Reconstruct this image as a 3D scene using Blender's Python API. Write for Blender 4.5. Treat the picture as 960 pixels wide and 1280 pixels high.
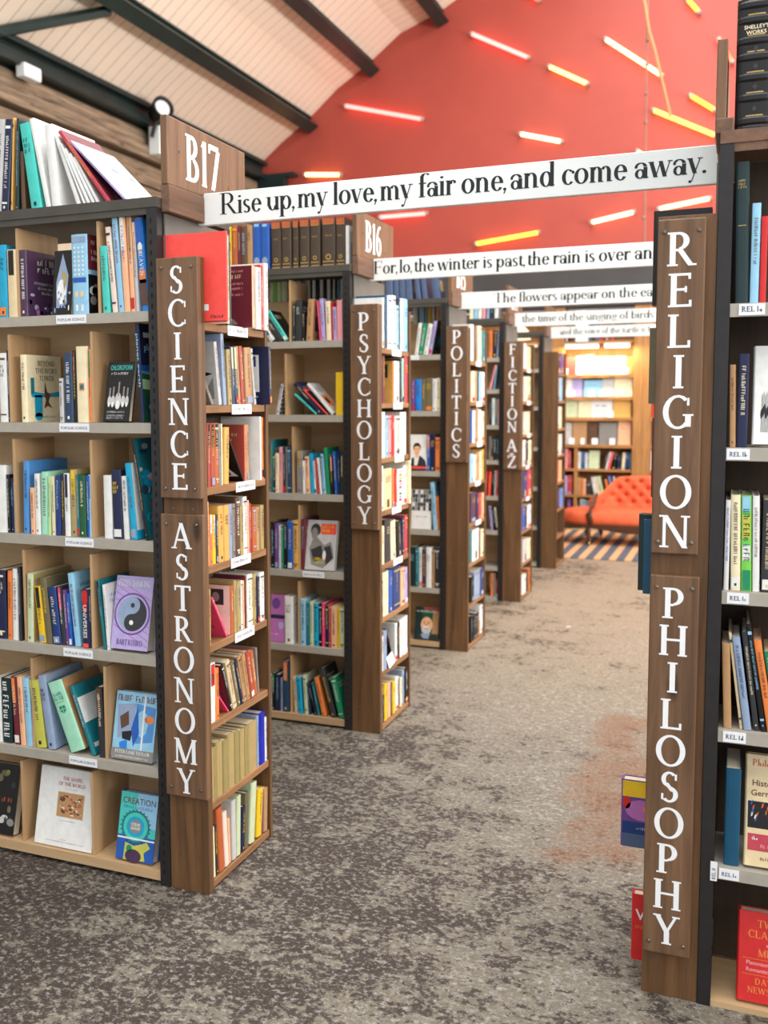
import bpy, bmesh, math, random
from mathutils import Matrix, Vector
sc = bpy.context.scene
for _o in list(bpy.data.objects): bpy.data.objects.remove(_o)
COL = sc.collection

# ------------------------------------------------------------------ camera
cam_d = bpy.data.cameras.new('camera'); cam = bpy.data.objects.new('camera', cam_d); COL.objects.link(cam)
F_PX, CX, CY = 1207.67, 433.68, 602.73
FW = Vector((-0.371626, 0.924548, -0.084293)); RT = Vector((0.927984, 0.372591, -0.004568)); UP = Vector((-0.027183, 0.079921, 0.996431))
cam_d.sensor_fit = 'HORIZONTAL'; cam_d.sensor_width = 36.0; cam_d.lens = F_PX / 960 * 36.0
cam_d.shift_x = (480 - CX) / 960; cam_d.shift_y = -(640 - CY) / 960
cam.matrix_world = Matrix(((RT.x, UP.x, -FW.x, 0), (RT.y, UP.y, -FW.y, 0), (RT.z, UP.z, -FW.z, 1.55), (0, 0, 0, 1)))
cam_d.clip_start = 0.05
cam_d.dof.use_dof = True; cam_d.dof.focus_distance = 2.75; cam_d.dof.aperture_fstop = 4.0
sc.camera = cam

# ------------------------------------------------------------------ light and exposure
sc.view_settings.view_transform = 'Standard'; sc.view_settings.look = 'None'
sc.view_settings.gamma = 1.0; sc.view_settings.use_curve_mapping = False
sc.view_settings.exposure = -0.12
WORLD_STRENGTH = 1.35; SKYLIGHT_W = 900.0; SIDE_FILL_W = 1800.0
w = bpy.data.worlds.new('daylight'); sc.world = w; w.use_nodes = True
w.node_tree.nodes['Background'].inputs[0].default_value = (0.93, 0.97, 1.0, 1)
w.node_tree.nodes['Background'].inputs[1].default_value = WORLD_STRENGTH
def area(name, loc, rot, sx, sy, power, color):
    l = bpy.data.lights.new(name, 'AREA'); l.shape = 'RECTANGLE'; l.size = sx; l.size_y = sy; l.energy = power; l.color = color
    o = bpy.data.objects.new(name, l); o.location = loc; o.rotation_euler = rot; COL.objects.link(o); return o
area('skylight_daylight', (0.0, 4.5, 6.95), (0, 0, 0), 3.4, 13.0, SKYLIGHT_W, (1.0, 0.98, 0.95))
area('side_fill_light', (5.9, 4.5, 2.9), (0, math.radians(118), 0), 1.6, 13.0, SIDE_FILL_W, (1.0, 0.97, 0.93))  # added fill, no window there; brightens the left ceiling and the aisle-end faces

# ------------------------------------------------------------------ materials
MATS = {}
def s2l(c): return tuple((x/12.92 if x <= .04045 else ((x+.055)/1.055)**2.4) for x in c)
def nd(nt, t, **kw):
    n = nt.nodes.new(t)
    for k, v in kw.items(): setattr(n, k, v)
    return n
def base_mat(name, rough=.5, metal=0., spec=.4):
    m = bpy.data.materials.new(name); m.use_nodes = True; nt = m.node_tree; b = nt.nodes['Principled BSDF']
    b.inputs['Roughness'].default_value = rough; b.inputs['Metallic'].default_value = metal; b.inputs['Specular IOR Level'].default_value = spec
    MATS[name] = m; return m, nt, b
def mottled(name, c, rough=.5, amt=.1, scale=30., metal=0., spec=.4):
    """plain colour with a slight noise variation"""
    m, nt, b = base_mat(name, rough, metal, spec); c = s2l(c)
    tc = nd(nt, 'ShaderNodeTexCoord'); no = nd(nt, 'ShaderNodeTexNoise'); no.inputs['Scale'].default_value = scale; no.inputs['Detail'].default_value = 4
    r = nd(nt, 'ShaderNodeValToRGB'); r.color_ramp.elements[0].position = .3; r.color_ramp.elements[1].position = .7
    r.color_ramp.elements[0].color = tuple(x*(1-amt) for x in c)+(1,); r.color_ramp.elements[1].color = tuple(min(1, x*(1+amt)) for x in c)+(1,)
    nt.links.new(tc.outputs['Object'], no.inputs['Vector']); nt.links.new(no.outputs['Fac'], r.inputs['Fac']); nt.links.new(r.outputs['Color'], b.inputs['Base Color'])
    return m
def wood(name, dark, light, rough=.55, axis='Z', scale=9., knots=True):
    m, nt, b = base_mat(name, rough)
    tc = nd(nt, 'ShaderNodeTexCoord'); mp = nd(nt, 'ShaderNodeMapping')
    s = {'X': (.6, 9, 9), 'Y': (9, .6, 9), 'Z': (9, 9, .6)}[axis]
    mp.inputs['Scale'].default_value = tuple(v*scale/9 for v in s)
    oi = nd(nt, 'ShaderNodeObjectInfo'); ad = nd(nt, 'ShaderNodeVectorMath', operation='MULTIPLY_ADD')
    ad.inputs[1].default_value = (13, 17, 11); nt.links.new(oi.outputs['Random'], ad.inputs[0]); nt.links.new(tc.outputs['Object'], ad.inputs[2])
    n1 = nd(nt, 'ShaderNodeTexNoise'); n1.inputs['Scale'].default_value = 3.5; n1.inputs['Detail'].default_value = 8; n1.inputs['Roughness'].default_value = .65; n1.inputs['Distortion'].default_value = .6
    r = nd(nt, 'ShaderNodeValToRGB'); e = r.color_ramp.elements; e[0].position = .3; e[1].position = .72
    e[0].color = s2l(dark)+(1,); e[1].color = s2l(light)+(1,)
    nt.links.new(ad.outputs[0], mp.inputs['Vector']); nt.links.new(mp.outputs['Vector'], n1.inputs['Vector']); nt.links.new(n1.outputs['Fac'], r.inputs['Fac'])
    out = r.outputs['Color']
    if knots:
        vo = nd(nt, 'ShaderNodeTexVoronoi'); vo.inputs['Scale'].default_value = 3.2
        mp2 = nd(nt, 'ShaderNodeMapping'); mp2.inputs['Scale'].default_value = {'X': (.8, 2, 2), 'Y': (2, .8, 2), 'Z': (2, 2, .8)}[axis]
        nt.links.new(ad.outputs[0], mp2.inputs['Vector']); nt.links.new(mp2.outputs['Vector'], vo.inputs['Vector'])
        k = nd(nt, 'ShaderNodeValToRGB'); k.color_ramp.elements[0].position = .05; k.color_ramp.elements[1].position = .12
        k.color_ramp.elements[0].color = (.35, .3, .27, 1); k.color_ramp.elements[1].color = (1, 1, 1, 1)
        nt.links.new(vo.outputs['Distance'], k.inputs['Fac'])
        mx = nd(nt, 'ShaderNodeMixRGB'); mx.blend_type = 'MULTIPLY'; mx.inputs[0].default_value = 1
        nt.links.new(out, mx.inputs[1]); nt.links.new(k.outputs['Color'], mx.inputs[2]); out = mx.outputs[0]
    nt.links.new(out, b.inputs['Base Color'])
    bp = nd(nt, 'ShaderNodeBump'); bp.inputs['Strength'].default_value = .25; bp.inputs['Distance'].default_value = .002
    nt.links.new(n1.outputs['Fac'], bp.inputs['Height']); nt.links.new(bp.outputs['Normal'], b.inputs['Normal'])
    return m
def glow(name, c, s):
    m = bpy.data.materials.new(name); m.use_nodes = True; nt = m.node_tree; nt.nodes.remove(nt.nodes['Principled BSDF'])
    e = nd(nt, 'ShaderNodeEmission'); e.inputs[0].default_value = tuple(c)+(1,); e.inputs[1].default_value = s
    nt.links.new(e.outputs[0], nt.nodes['Material Output'].inputs[0]); MATS[name] = m; return m

PAL = {  # code: (name, sRGB)
 'wh': ('white', (.88,.885,.88)), 'pw': ('off-white', (.90,.82,.77)), 'cr': ('cream', (.85,.77,.62)), 'iv': ('ivory', (.91,.86,.72)), 'bk': ('black', (.075,.072,.08)),
 'ch': ('charcoal', (.19,.19,.21)), 'gy': ('grey', (.52,.51,.50)), 'lg': ('light grey', (.75,.75,.75)), 'nv': ('navy', (.10,.13,.27)), 'nb': ('dark blue', (.10,.22,.46)),
 'db': ('slate blue', (.15,.25,.37)), 'bl': ('blue', (.12,.34,.68)), 'ub': ('ultramarine', (.05,.13,.66)), 'mb': ('mid blue', (.30,.55,.80)), 'bt': ('petrol blue', (.08,.30,.42)), 'gb': ('grey-blue', (.30,.37,.50)),
 'sb': ('sky blue', (.56,.76,.88)), 'bs': ('bright blue', (.12,.50,.85)), 'lb': ('dusty blue', (.55,.62,.74)), 'cy': ('cyan', (.07,.62,.78)), 'te': ('teal', (.10,.45,.50)), 'dk': ('blackish green', (.09,.18,.19)),
 'tq': ('turquoise', (.27,.76,.72)), 'gn': ('green', (.10,.53,.36)), 'gr': ('bright green', (.45,.78,.30)), 'dg': ('dark green', (.12,.34,.22)), 'lgn': ('light green', (.70,.84,.62)), 'pg': ('pale green', (.76,.81,.67)), 'mi': ('mint', (.62,.85,.74)),
 'ol': ('olive', (.42,.39,.29)), 'kh': ('khaki', (.66,.58,.39)), 'ok': ('olive-khaki', (.58,.53,.34)), 'lm': ('lime', (.74,.74,.32)), 'ye': ('yellow', (.90,.74,.13)), 'mu': ('mustard', (.84,.65,.34)), 'or': ('orange', (.89,.50,.25)),
 'pe': ('peach', (.92,.70,.55)), 'pk': ('pink', (.90,.60,.62)), 'hp': ('hot pink', (.92,.27,.45)), 'rd': ('red', (.78,.15,.15)), 'cl': ('coral red', (.93,.30,.27)), 'ro': ('rose red', (.70,.24,.30)), 'mr': ('maroon', (.42,.15,.20)),
 'bd': ('brick red', (.66,.29,.24)), 'rs': ('rust', (.70,.36,.20)), 'br': ('brown', (.36,.25,.18)), 'tn': ('tan', (.70,.54,.38)), 'pu': ('purple', (.42,.26,.55)), 'pl': ('plum', (.28,.18,.30)), 'li': ('orchid purple', (.70,.42,.68)), 'lv': ('lavender', (.68,.63,.83)), 'lt': ('brown leather', (.27,.22,.18))}
for k, (n, c) in PAL.items(): mottled('c_'+k, c, .42 if k != 'lt' else .6, .07, 40)
mottled('paper', (.86,.82,.73), .8, .08, 220); mottled('gilt', (.72,.60,.32), .4, .1, 60); mottled('bookcloth_band', (.80,.76,.55), .5, .08)
wood('post_wood', (.285,.195,.115), (.475,.34,.215)); wood('board_wood', (.33,.24,.17), (.50,.375,.275), .5); wood('batten_wood', (.33,.24,.19), (.50,.37,.29), axis='Y')
wood('end_shelf_wood', (.44,.31,.20), (.66,.48,.32), axis='Y', knots=False); wood('ply', (.66,.52,.37), (.78,.65,.49), axis='Z', knots=False, scale=4); wood('ply_x', (.66,.54,.40), (.78,.66,.51), axis='X', knots=False, scale=4)
wood('rough_timber', (.25,.21,.18), (.64,.55,.45), .75, axis='Y'); wood('oak', (.58,.40,.22), (.74,.55,.34), axis='Z', knots=False); wood('oak_x', (.58,.40,.22), (.74,.55,.34), axis='X', knots=False)
wood('carved_wood', (.22,.13,.08), (.36,.23,.15), .35, axis='X', knots=False)
wood('dark_back', (.24,.19,.15), (.30,.24,.19), .7, axis='Z', knots=False)
mottled('shelf_steel', (.64,.62,.58), .5, .06, 25); mottled('dark_steel', (.14,.13,.135), .45, .15, 30); mottled('top_steel', (.28,.27,.25), .6, .15, 12); mottled('panel_steel', (.38,.37,.35), .5, .1, 10)
mottled('slot_dark', (.03,.03,.03), .8, 0.); mottled('sign_white', (.90,.92,.92), .35, .02, 8); mottled('letter_black', (.10,.11,.12), .5, .05); mottled('letter_white', (.92,.93,.95), .45, .02)
mottled('label_white', (.90,.91,.93), .5, .02); mottled('label_ink', (.30,.34,.42), .6, .05); mottled('screw_steel', (.45,.43,.40), .35, .1, 60, .8); mottled('beam_green', (.10,.17,.165), .4, .2, 6)
mottled('beam_dark', (.20,.19,.185), .5, .15, 8); mottled('brass', (.80,.66,.35), .3, .1, 60, .9); mottled('lamp_black', (.05,.05,.05), .35, .1); mottled('cord_tan', (.70,.50,.33), .6, .1, 50); mottled('wire_grey', (.55,.42,.36), .4, .1, 40)

# ------------------------------------------------------------------ mesh builder
class MB:
    def __init__(s): s.v = []; s.f = []; s.m = []; s.names = []
    def mi(s, n):
        if n not in s.names: s.names.append(n)
        return s.names.index(n)
    def add(s, pts, faces, mat, M=None):
        o = len(s.v)
        s.v += [tuple(M @ Vector(p)) if M else tuple(p) for p in pts]
        i = s.mi(mat)
        for f in faces: s.f.append([o+k for k in f]); s.m.append(i)
    def box(s, x0, x1, y0, y1, z0, z1, mat, M=None):
        p = [(x0,y0,z0),(x1,y0,z0),(x1,y1,z0),(x0,y1,z0),(x0,y0,z1),(x1,y0,z1),(x1,y1,z1),(x0,y1,z1)]
        s.add(p, [(3,2,1,0),(4,5,6,7),(0,1,5,4),(1,2,6,5),(2,3,7,6),(3,0,4,7)], mat, M)
    def prism(s, poly, h0, h1, mat, f=lambda a, b, h: (a, b, h), M=None):
        n = len(poly); p = [f(a, b, h0) for a, b in poly]+[f(a, b, h1) for a, b in poly]
        s.add(p, [tuple(reversed(range(n))), tuple(range(n, 2*n))]+[(i, (i+1) % n, n+(i+1) % n, n+i) for i in range(n)], mat, M)
    def poly(s, pts, mat, M=None): s.add(pts, [tuple(range(len(pts)))], mat, M)
    def tube(s, path, r, mat, n=8, cap=True):
        path = [Vector(p) for p in path]; rs = r if isinstance(r, (list, tuple)) else [r]*len(path); rings = []
        for i, p in enumerate(path):
            d = (path[min(i+1, len(path)-1)]-path[max(i-1, 0)]).normalized()
            a = d.cross(Vector((0, 0, 1)) if abs(d.z) < .9 else Vector((1, 0, 0))).normalized(); b = d.cross(a)
            rings.append([p+rs[i]*(math.cos(2*math.pi*k/n)*a+math.sin(2*math.pi*k/n)*b) for k in range(n)])
        pts = [q for R in rings for q in R]; fs = []
        for i in range(len(path)-1):
            for k in range(n): fs.append((i*n+k, i*n+(k+1) % n, (i+1)*n+(k+1) % n, (i+1)*n+k))
        if cap: fs += [tuple(reversed(range(n))), tuple((len(path)-1)*n+k for k in range(n))]
        s.add(pts, fs, mat)
    def lathe(s, prof, mat, n=16, M=None):
        pts = [(r*math.cos(2*math.pi*k/n), r*math.sin(2*math.pi*k/n), z) for r, z in prof for k in range(n)]; fs = []
        for i in range(len(prof)-1):
            for k in range(n): fs.append((i*n+k, i*n+(k+1) % n, (i+1)*n+(k+1) % n, (i+1)*n+k))
        fs += [tuple(reversed(range(n))), tuple((len(prof)-1)*n+k for k in range(n))]
        s.add(pts, fs, mat, M)
    def mesh(s, name):
        me = bpy.data.meshes.new(name); me.from_pydata(s.v, [], s.f)
        for n in s.names: me.materials.append(MATS[n])
        me.polygons.foreach_set('material_index', s.m); me.update(); return me
    def build(s, name, parent=None, M=None, bevel=0., smooth=False):
        o = bpy.data.objects.new(name, s.mesh(name)); COL.objects.link(o)
        if parent: o.parent = parent
        if M is not None: o.matrix_local = M
        if bevel:
            b = o.modifiers.new('edge', 'BEVEL'); b.width = bevel; b.segments = 2; b.limit_method = 'ANGLE'
        if smooth:
            for p in o.data.polygons: p.use_smooth = True
        return o
def thing(name, label, cat, loc=(0, 0, 0), group=None, M=None):
    o = bpy.data.objects.new(name, None); o.empty_display_size = .05; COL.objects.link(o)
    if M is not None: o.matrix_world = M
    else: o.location = loc
    return tag(o, label, cat, group)
def tag(o, label, cat, group=None, kind=None):
    o['label'] = label; o['category'] = cat
    if group: o['group'] = group
    if kind: o['kind'] = kind
    return o
def struct(mb, name, bevel=0.):
    o = mb.build(name, bevel=bevel); o['kind'] = 'structure'; return o

# ------------------------------------------------------------------ lettering (roman serif capitals and a high-contrast book face)
def _band(cx, cy, rx, ry, a0, a1, T, t, n=14):
    P = []
    for i in range(n+1):
        a = math.radians(a0+(a1-a0)*i/n); c, s = math.cos(a), math.sin(a)
        P.append(((cx+rx*c, cy+ry*s), (cx+(rx-T)*c, cy+(ry-t)*s)))
    return [[P[i][0], P[i+1][0], P[i+1][1], P[i][1]] for i in range(n)]
def glyph(ch, T, t, sf):
    """quads for one character (cap height 1, x-height .48) and its advance"""
    q = []
    def V(x, y0, y1, w=T): q.append([(x-w/2, y0), (x+w/2, y0), (x+w/2, y1), (x-w/2, y1)])
    def H(x0, x1, y, w=t): q.append([(x0, y-w/2), (x1, y-w/2), (x1, y+w/2), (x0, y+w/2)])
    def D(x0, y0, x1, y1, w): q.append([(x0-w/2, y0), (x0+w/2, y0), (x1+w/2, y1), (x1-w/2, y1)])
    def A(*a): q.extend(_band(*a))
    def S(x, y, w=.13):
        if y > .3: q.append([(x-w, y-sf), (x+w, y-sf), (x+w, y), (x-w, y)])
        else: q.append([(x-w, y), (x+w, y), (x+w, y+sf), (x-w, y+sf)])
    def B(x, y, r=.06): q.extend(_band(x, y, r, r, 0, 360, r*.98, r*.98, 10))
    X = .48; h = t/2
    if ch == 'A': D(.12, 0, .42, 1, t*1.2); D(.76, 0, .42, 1, T); H(.22, .66, .34); S(.12, 0, .12); S(.76, 0, .14); return q, .9
    if ch == 'B': V(.16, 0, 1); S(.14, 0, .14); S(.14, 1, .14); H(.16, .36, 1-h); H(.16, .36, .53); H(.16, .36, h); A(.34, .76, .26, .24, -90, 90, T, t); A(.36, .265, .31, .265, -90, 90, T, t); return q, .74
    if ch == 'C': A(.47, .5, .43, .52, 48, 312, T, t); V(.755, .70, .93, t*.9); V(.755, .08, .25, t*.7); return q, .84
    if ch == 'E': V(.16, 0, 1); S(.15, 0, .14); S(.15, 1, .14); H(.16, .60, 1-h); H(.16, .50, .52); H(.16, .62, h); V(.60, .82, 1, t); V(.50, .43, .61, t*.9); V(.63, 0, .2, t); return q, .70
    if ch == 'F': V(.16, 0, 1); S(.16, 0, .16); S(.15, 1, .14); H(.16, .58, 1-h); H(.16, .48, .52); V(.58, .80, 1, t); V(.48, .43, .61, t*.9); return q, .66
    if ch == 'G': A(.47, .5, .43, .52, 48, 318, T, t); V(.755, .70, .93, t*.9); V(.76, .06, .42); S(.76, .44, .15); return q, .92
    if ch == 'H': V(.17, 0, 1); V(.73, 0, 1); H(.17, .73, .52); [S(x, y, .14) for x in (.17, .73) for y in (0, 1)]; return q, .90
    if ch == 'I': V(.19, 0, 1); S(.19, 0, .15); S(.19, 1, .15); return q, .38
    if ch == 'L': V(.16, 0, 1); S(.15, 0, .14); S(.16, 1, .15); H(.16, .60, h); V(.61, 0, .22, t); return q, .68
    if ch == 'M': V(.12, 0, 1, t*1.1); V(.86, 0, 1); D(.48, 0, .13, 1, T); D(.48, 0, .85, 1, t*1.1); S(.12, 0, .12); S(.86, 0, .14); S(.10, 1, .1); S(.88, 1, .11); return q, 1.
    if ch == 'N': V(.14, 0, 1, t*1.2); V(.74, 0, 1, t*1.2); D(.74, 0, .15, 1, T); S(.14, 0, .13); S(.11, 1, .12); S(.74, 1, .13); return q, .88
    if ch == 'O': A(.48, .5, .45, .53, 0, 360, T, t, 28); return q, .96
    if ch == 'P': V(.16, 0, 1); S(.16, 0, .16); S(.15, 1, .14); H(.16, .34, 1-h); H(.16, .34, .44); A(.33, .715, .30, .285, -90, 90, T, t); return q, .70
    if ch == 'R': V(.16, 0, 1); S(.16, 0, .15); S(.15, 1, .14); H(.16, .34, 1-h); H(.16, .34, .47); A(.33, .735, .29, .265, -90, 90, T, t); D(.68, 0, .36, .48, T); S(.74, 0, .09); return q, .80
    if ch == 'S': A(.31, .755, .25, .265, 40, 270, T*.85, t); A(.31, .255, .27, .275, -140, 90, T*.9, t); D(.42, .36, .2, .64, T*.9); V(.50, .74, .95, t*.9); V(.10, .06, .27, t*.9); return q, .64
    if ch == 'T': V(.38, 0, 1); S(.38, 0, .16); H(.05, .71, 1-h); V(.06, .80, 1, t); V(.70, .80, 1, t); return q, .76
    if ch == 'Y': V(.42, 0, .46); D(.42, .42, .12, 1, T); D(.42, .42, .70, 1, t*1.2); S(.42, 0, .15); S(.12, 1, .12); S(.70, 1, .12); return q, .82
    if ch == 'Z': H(.08, .66, 1-h); H(.06, .68, h); D(.13, t, .61, 1-t, T); V(.08, .80, 1, t); V(.67, 0, .20, t); return q, .74
    if ch == '-': H(.06, .36, .42, t*1.4); return q, .42
    if ch == '1': V(.2, 0, 1); S(.2, 0, .13); D(.08, .86, .2, 1, t*1.3); return q, .4
    if ch == '7': H(.05, .55, 1-h, t*1.3); D(.24, 0, .53, 1-t, T); V(.06, .80, 1, t); return q, .6
    if ch == '6': A(.33, .31, .29, .31, 0, 360, T*.9, t, 22); A(.46, .40, .42, .60, 80, 190, T*.9, t); return q, .66
    if ch == '5': A(.28, .3, .27, .3, -130, 130, T, t); V(.14, .48, 1, t*1.3); H(.12, .5, 1-h, t*1.4); return q, .62
    if ch == '4': V(.42, 0, 1); H(.04, .58, .28); D(.06, .28, .42, 1, t*1.3); S(.42, 0, .1); return q, .64
    if ch == '3': A(.26, .74, .22, .26, -90, 150, T, t); A(.27, .26, .26, .26, -150, 90, T, t); return q, .6
    if ch == 'D': V(.16, 0, 1); S(.14, 0, .12); S(.14, 1, .12); H(.16, .36, 1-h); H(.16, .36, h); A(.36, .5, .44, .5, -90, 90, T, t); return q, .88
    if ch == 'K': V(.16, 0, 1); S(.16, 0, .15); S(.16, 1, .15); D(.22, .42, .62, 1, t*1.2); D(.68, 0, .34, .56, T); S(.66, 1, .12); S(.72, 0, .11); return q, .84
    if ch == 'U': V(.16, .3, 1); V(.70, .3, 1, t*1.3); S(.16, 1, .15); S(.70, 1, .13); A(.42, .32, .32, .33, 180, 360, T, t); return q, .88
    if ch == 'V': D(.42, 0, .12, 1, T); D(.42, 0, .72, 1, t*1.2); S(.12, 1, .12); S(.72, 1, .12); return q, .84
    if ch == 'W': D(.34, 0, .10, 1, T); D(.34, 0, .58, 1, t*1.2); D(.82, 0, .58, 1, T); D(.82, 0, 1.06, 1, t*1.2); S(.10, 1, .12); S(.58, 1, .1); S(1.06, 1, .11); return q, 1.16
    # lower case
    def stem(x, y0=0, y1=X): V(x, y0, y1)
    if ch == 'a': A(.23, .14, .17, .15, 0, 360, T*.8, t, 16); V(.40, 0, .34); A(.25, .33, .21, .16, 10, 150, T*.9, t); B(.1, .36, .05); H(.4, .5, .02, t); return q, .52
    if ch == 'c': A(.27, .24, .22, .25, 45, 320, T, t); B(.43, .38, .05); return q, .48
    if ch == 'd': A(.26, .24, .22, .25, 0, 360, T, t, 20); V(.46, 0, 1.02); S(.46, .025, .09); S(.41, 1.02, .06); return q, .58
    if ch == 'e': A(.27, .24, .22, .25, 0, 325, T, t, 18); H(.1, .48, .27, t); return q, .50
    if ch == 'f': V(.18, 0, .86); S(.18, 0, .12); H(.06, .34, X-h); A(.32, .84, .19, .19, 60, 180, T, t); B(.41, .95, .05); return q, .36
    if ch == 'g': A(.25, .30, .19, .19, 0, 360, T*.9, t, 18); A(.26, -.12, .22, .15, 0, 360, T*.7, t, 18); V(.12, .0, .14, t); H(.4, .5, .46, t*1.3); return q, .52
    if ch == 'h': V(.14, 0, 1.02); S(.14, 0, .1); S(.10, 1.02, .06); A(.30, .30, .20, .19, 0, 150, T, t); V(.50-T/2, 0, .30); S(.46, 0, .1); return q, .60
    if ch == 'i': V(.14, 0, X); S(.14, 0, .1); S(.10, X, .06); B(.13, .70, .065); return q, .28
    if ch == 'l': V(.14, 0, 1.02); S(.14, 0, .1); S(.10, 1.02, .06); return q, .28
    if ch == 'm': V(.14, 0, X); S(.14, 0, .1); S(.10, X, .06); [(A(.28+d, .30, .18, .19, 0, 150, T, t), V(.46-T/2+d, 0, .30), S(.42+d, 0, .09)) for d in (0, .29)]; return q, .84
    if ch == 'n': V(.14, 0, X); S(.14, 0, .1); S(.10, X, .06); A(.30, .30, .20, .19, 0, 150, T, t); V(.50-T/2, 0, .30); S(.46, 0, .1); return q, .60
    if ch == 'o': A(.27, .24, .24, .25, 0, 360, T, t, 22); return q, .54
    if ch == 'p': V(.14, -.30, X); S(.14, -.30, .11); S(.10, X, .06); A(.32, .24, .22, .25, -160, 160, T, t); return q, .58
    if ch == 'r': V(.14, 0, X); S(.14, 0, .1); S(.10, X, .06); A(.30, .30, .16, .19, 60, 160, T, t); B(.37, .42, .05); return q, .42
    if ch == 's': A(.20, .355, .15, .135, 30, 270, T*.8, t); A(.20, .125, .16, .135, -150, 90, T*.85, t); D(.27, .17, .13, .31, T*.8); return q, .40
    if ch == 't': V(.17, .04, .66); H(.05, .32, X-h); A(.27, .12, .14, .13, 190, 330, T, t); return q, .35
    if ch == 'u': V(.14, .16, X); S(.09, X, .06); A(.30, .19, .20, .20, 190, 350, T, t); V(.48, 0, X); S(.43, X, .06); S(.53, .025, .05); return q, .60
    if ch == 'v': D(.25, 0, .10, X, T); D(.25, 0, .42, X, t); S(.10, X, .09); S(.42, X, .08); return q, .50
    if ch == 'w': D(.25, 0, .10, X, T); D(.25, 0, .40, X, t); D(.54, 0, .40, X, T); D(.54, 0, .70, X, t); S(.10, X, .09); S(.40, X, .06); S(.70, X, .08); return q, .78
    if ch == 'y': D(.26, .02, .10, X, T); D(.16, -.26, .42, X, t); S(.10, X, .09); S(.42, X, .08); B(.11, -.26, .05); return q, .50
    if ch == 'b': V(.14, 0, 1.02); S(.10, 1.02, .06); A(.32, .24, .22, .25, -160, 160, T, t); return q, .58
    if ch == ',': B(.08, .05, .06); D(.05, -.14, .11, .03, t*1.2); return q, .18
    if ch == '.': B(.09, .06, .065); return q, .2
    return q, .25
def tall(q, X=.62):
    m = lambda y: y*1.1 if y < 0 else y*X/.48 if y <= .48 else X+(y-.48)*(1.02-X)/.54
    return [[(x, m(y)) for x, y in p] for p in q]
def line_of(text, T, t, sf, track=0., X=None):
    P = []; x = 0.; lastc = ''
    for c in text:
        g, a = glyph(c, T, t, sf)
        if X and (c.islower()): g = tall(g, X)
        P += [[(x+px, py) for px, py in poly] for poly in g]; x += (.13 if c == ' ' and P and lastc == ',' else a)+track; lastc = c
    return P, x-track
_TXT = {}
def sans(text, bold=False):
    """flat triangles of a line of sans-serif cover type, cap height 1, with its width"""
    if text in _TXT: return _TXT[text]
    cu = bpy.data.curves.new('type', 'FONT'); cu.body = text; cu.resolution_u = 2; cu.offset = .012
    o = bpy.data.objects.new('type', cu); COL.objects.link(o); me = bpy.data.meshes.new_from_object(o)
    vs = [(v.co.x/.72, v.co.y/.72) for v in me.vertices]; fs = [[vs[i] for i in p.vertices] for p in me.polygons]
    bpy.data.objects.remove(o); bpy.data.curves.remove(cu); bpy.data.meshes.remove(me)
    wd = max([v[0] for v in vs]+[.01]); _TXT[text] = (fs, wd); return fs, wd

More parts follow.
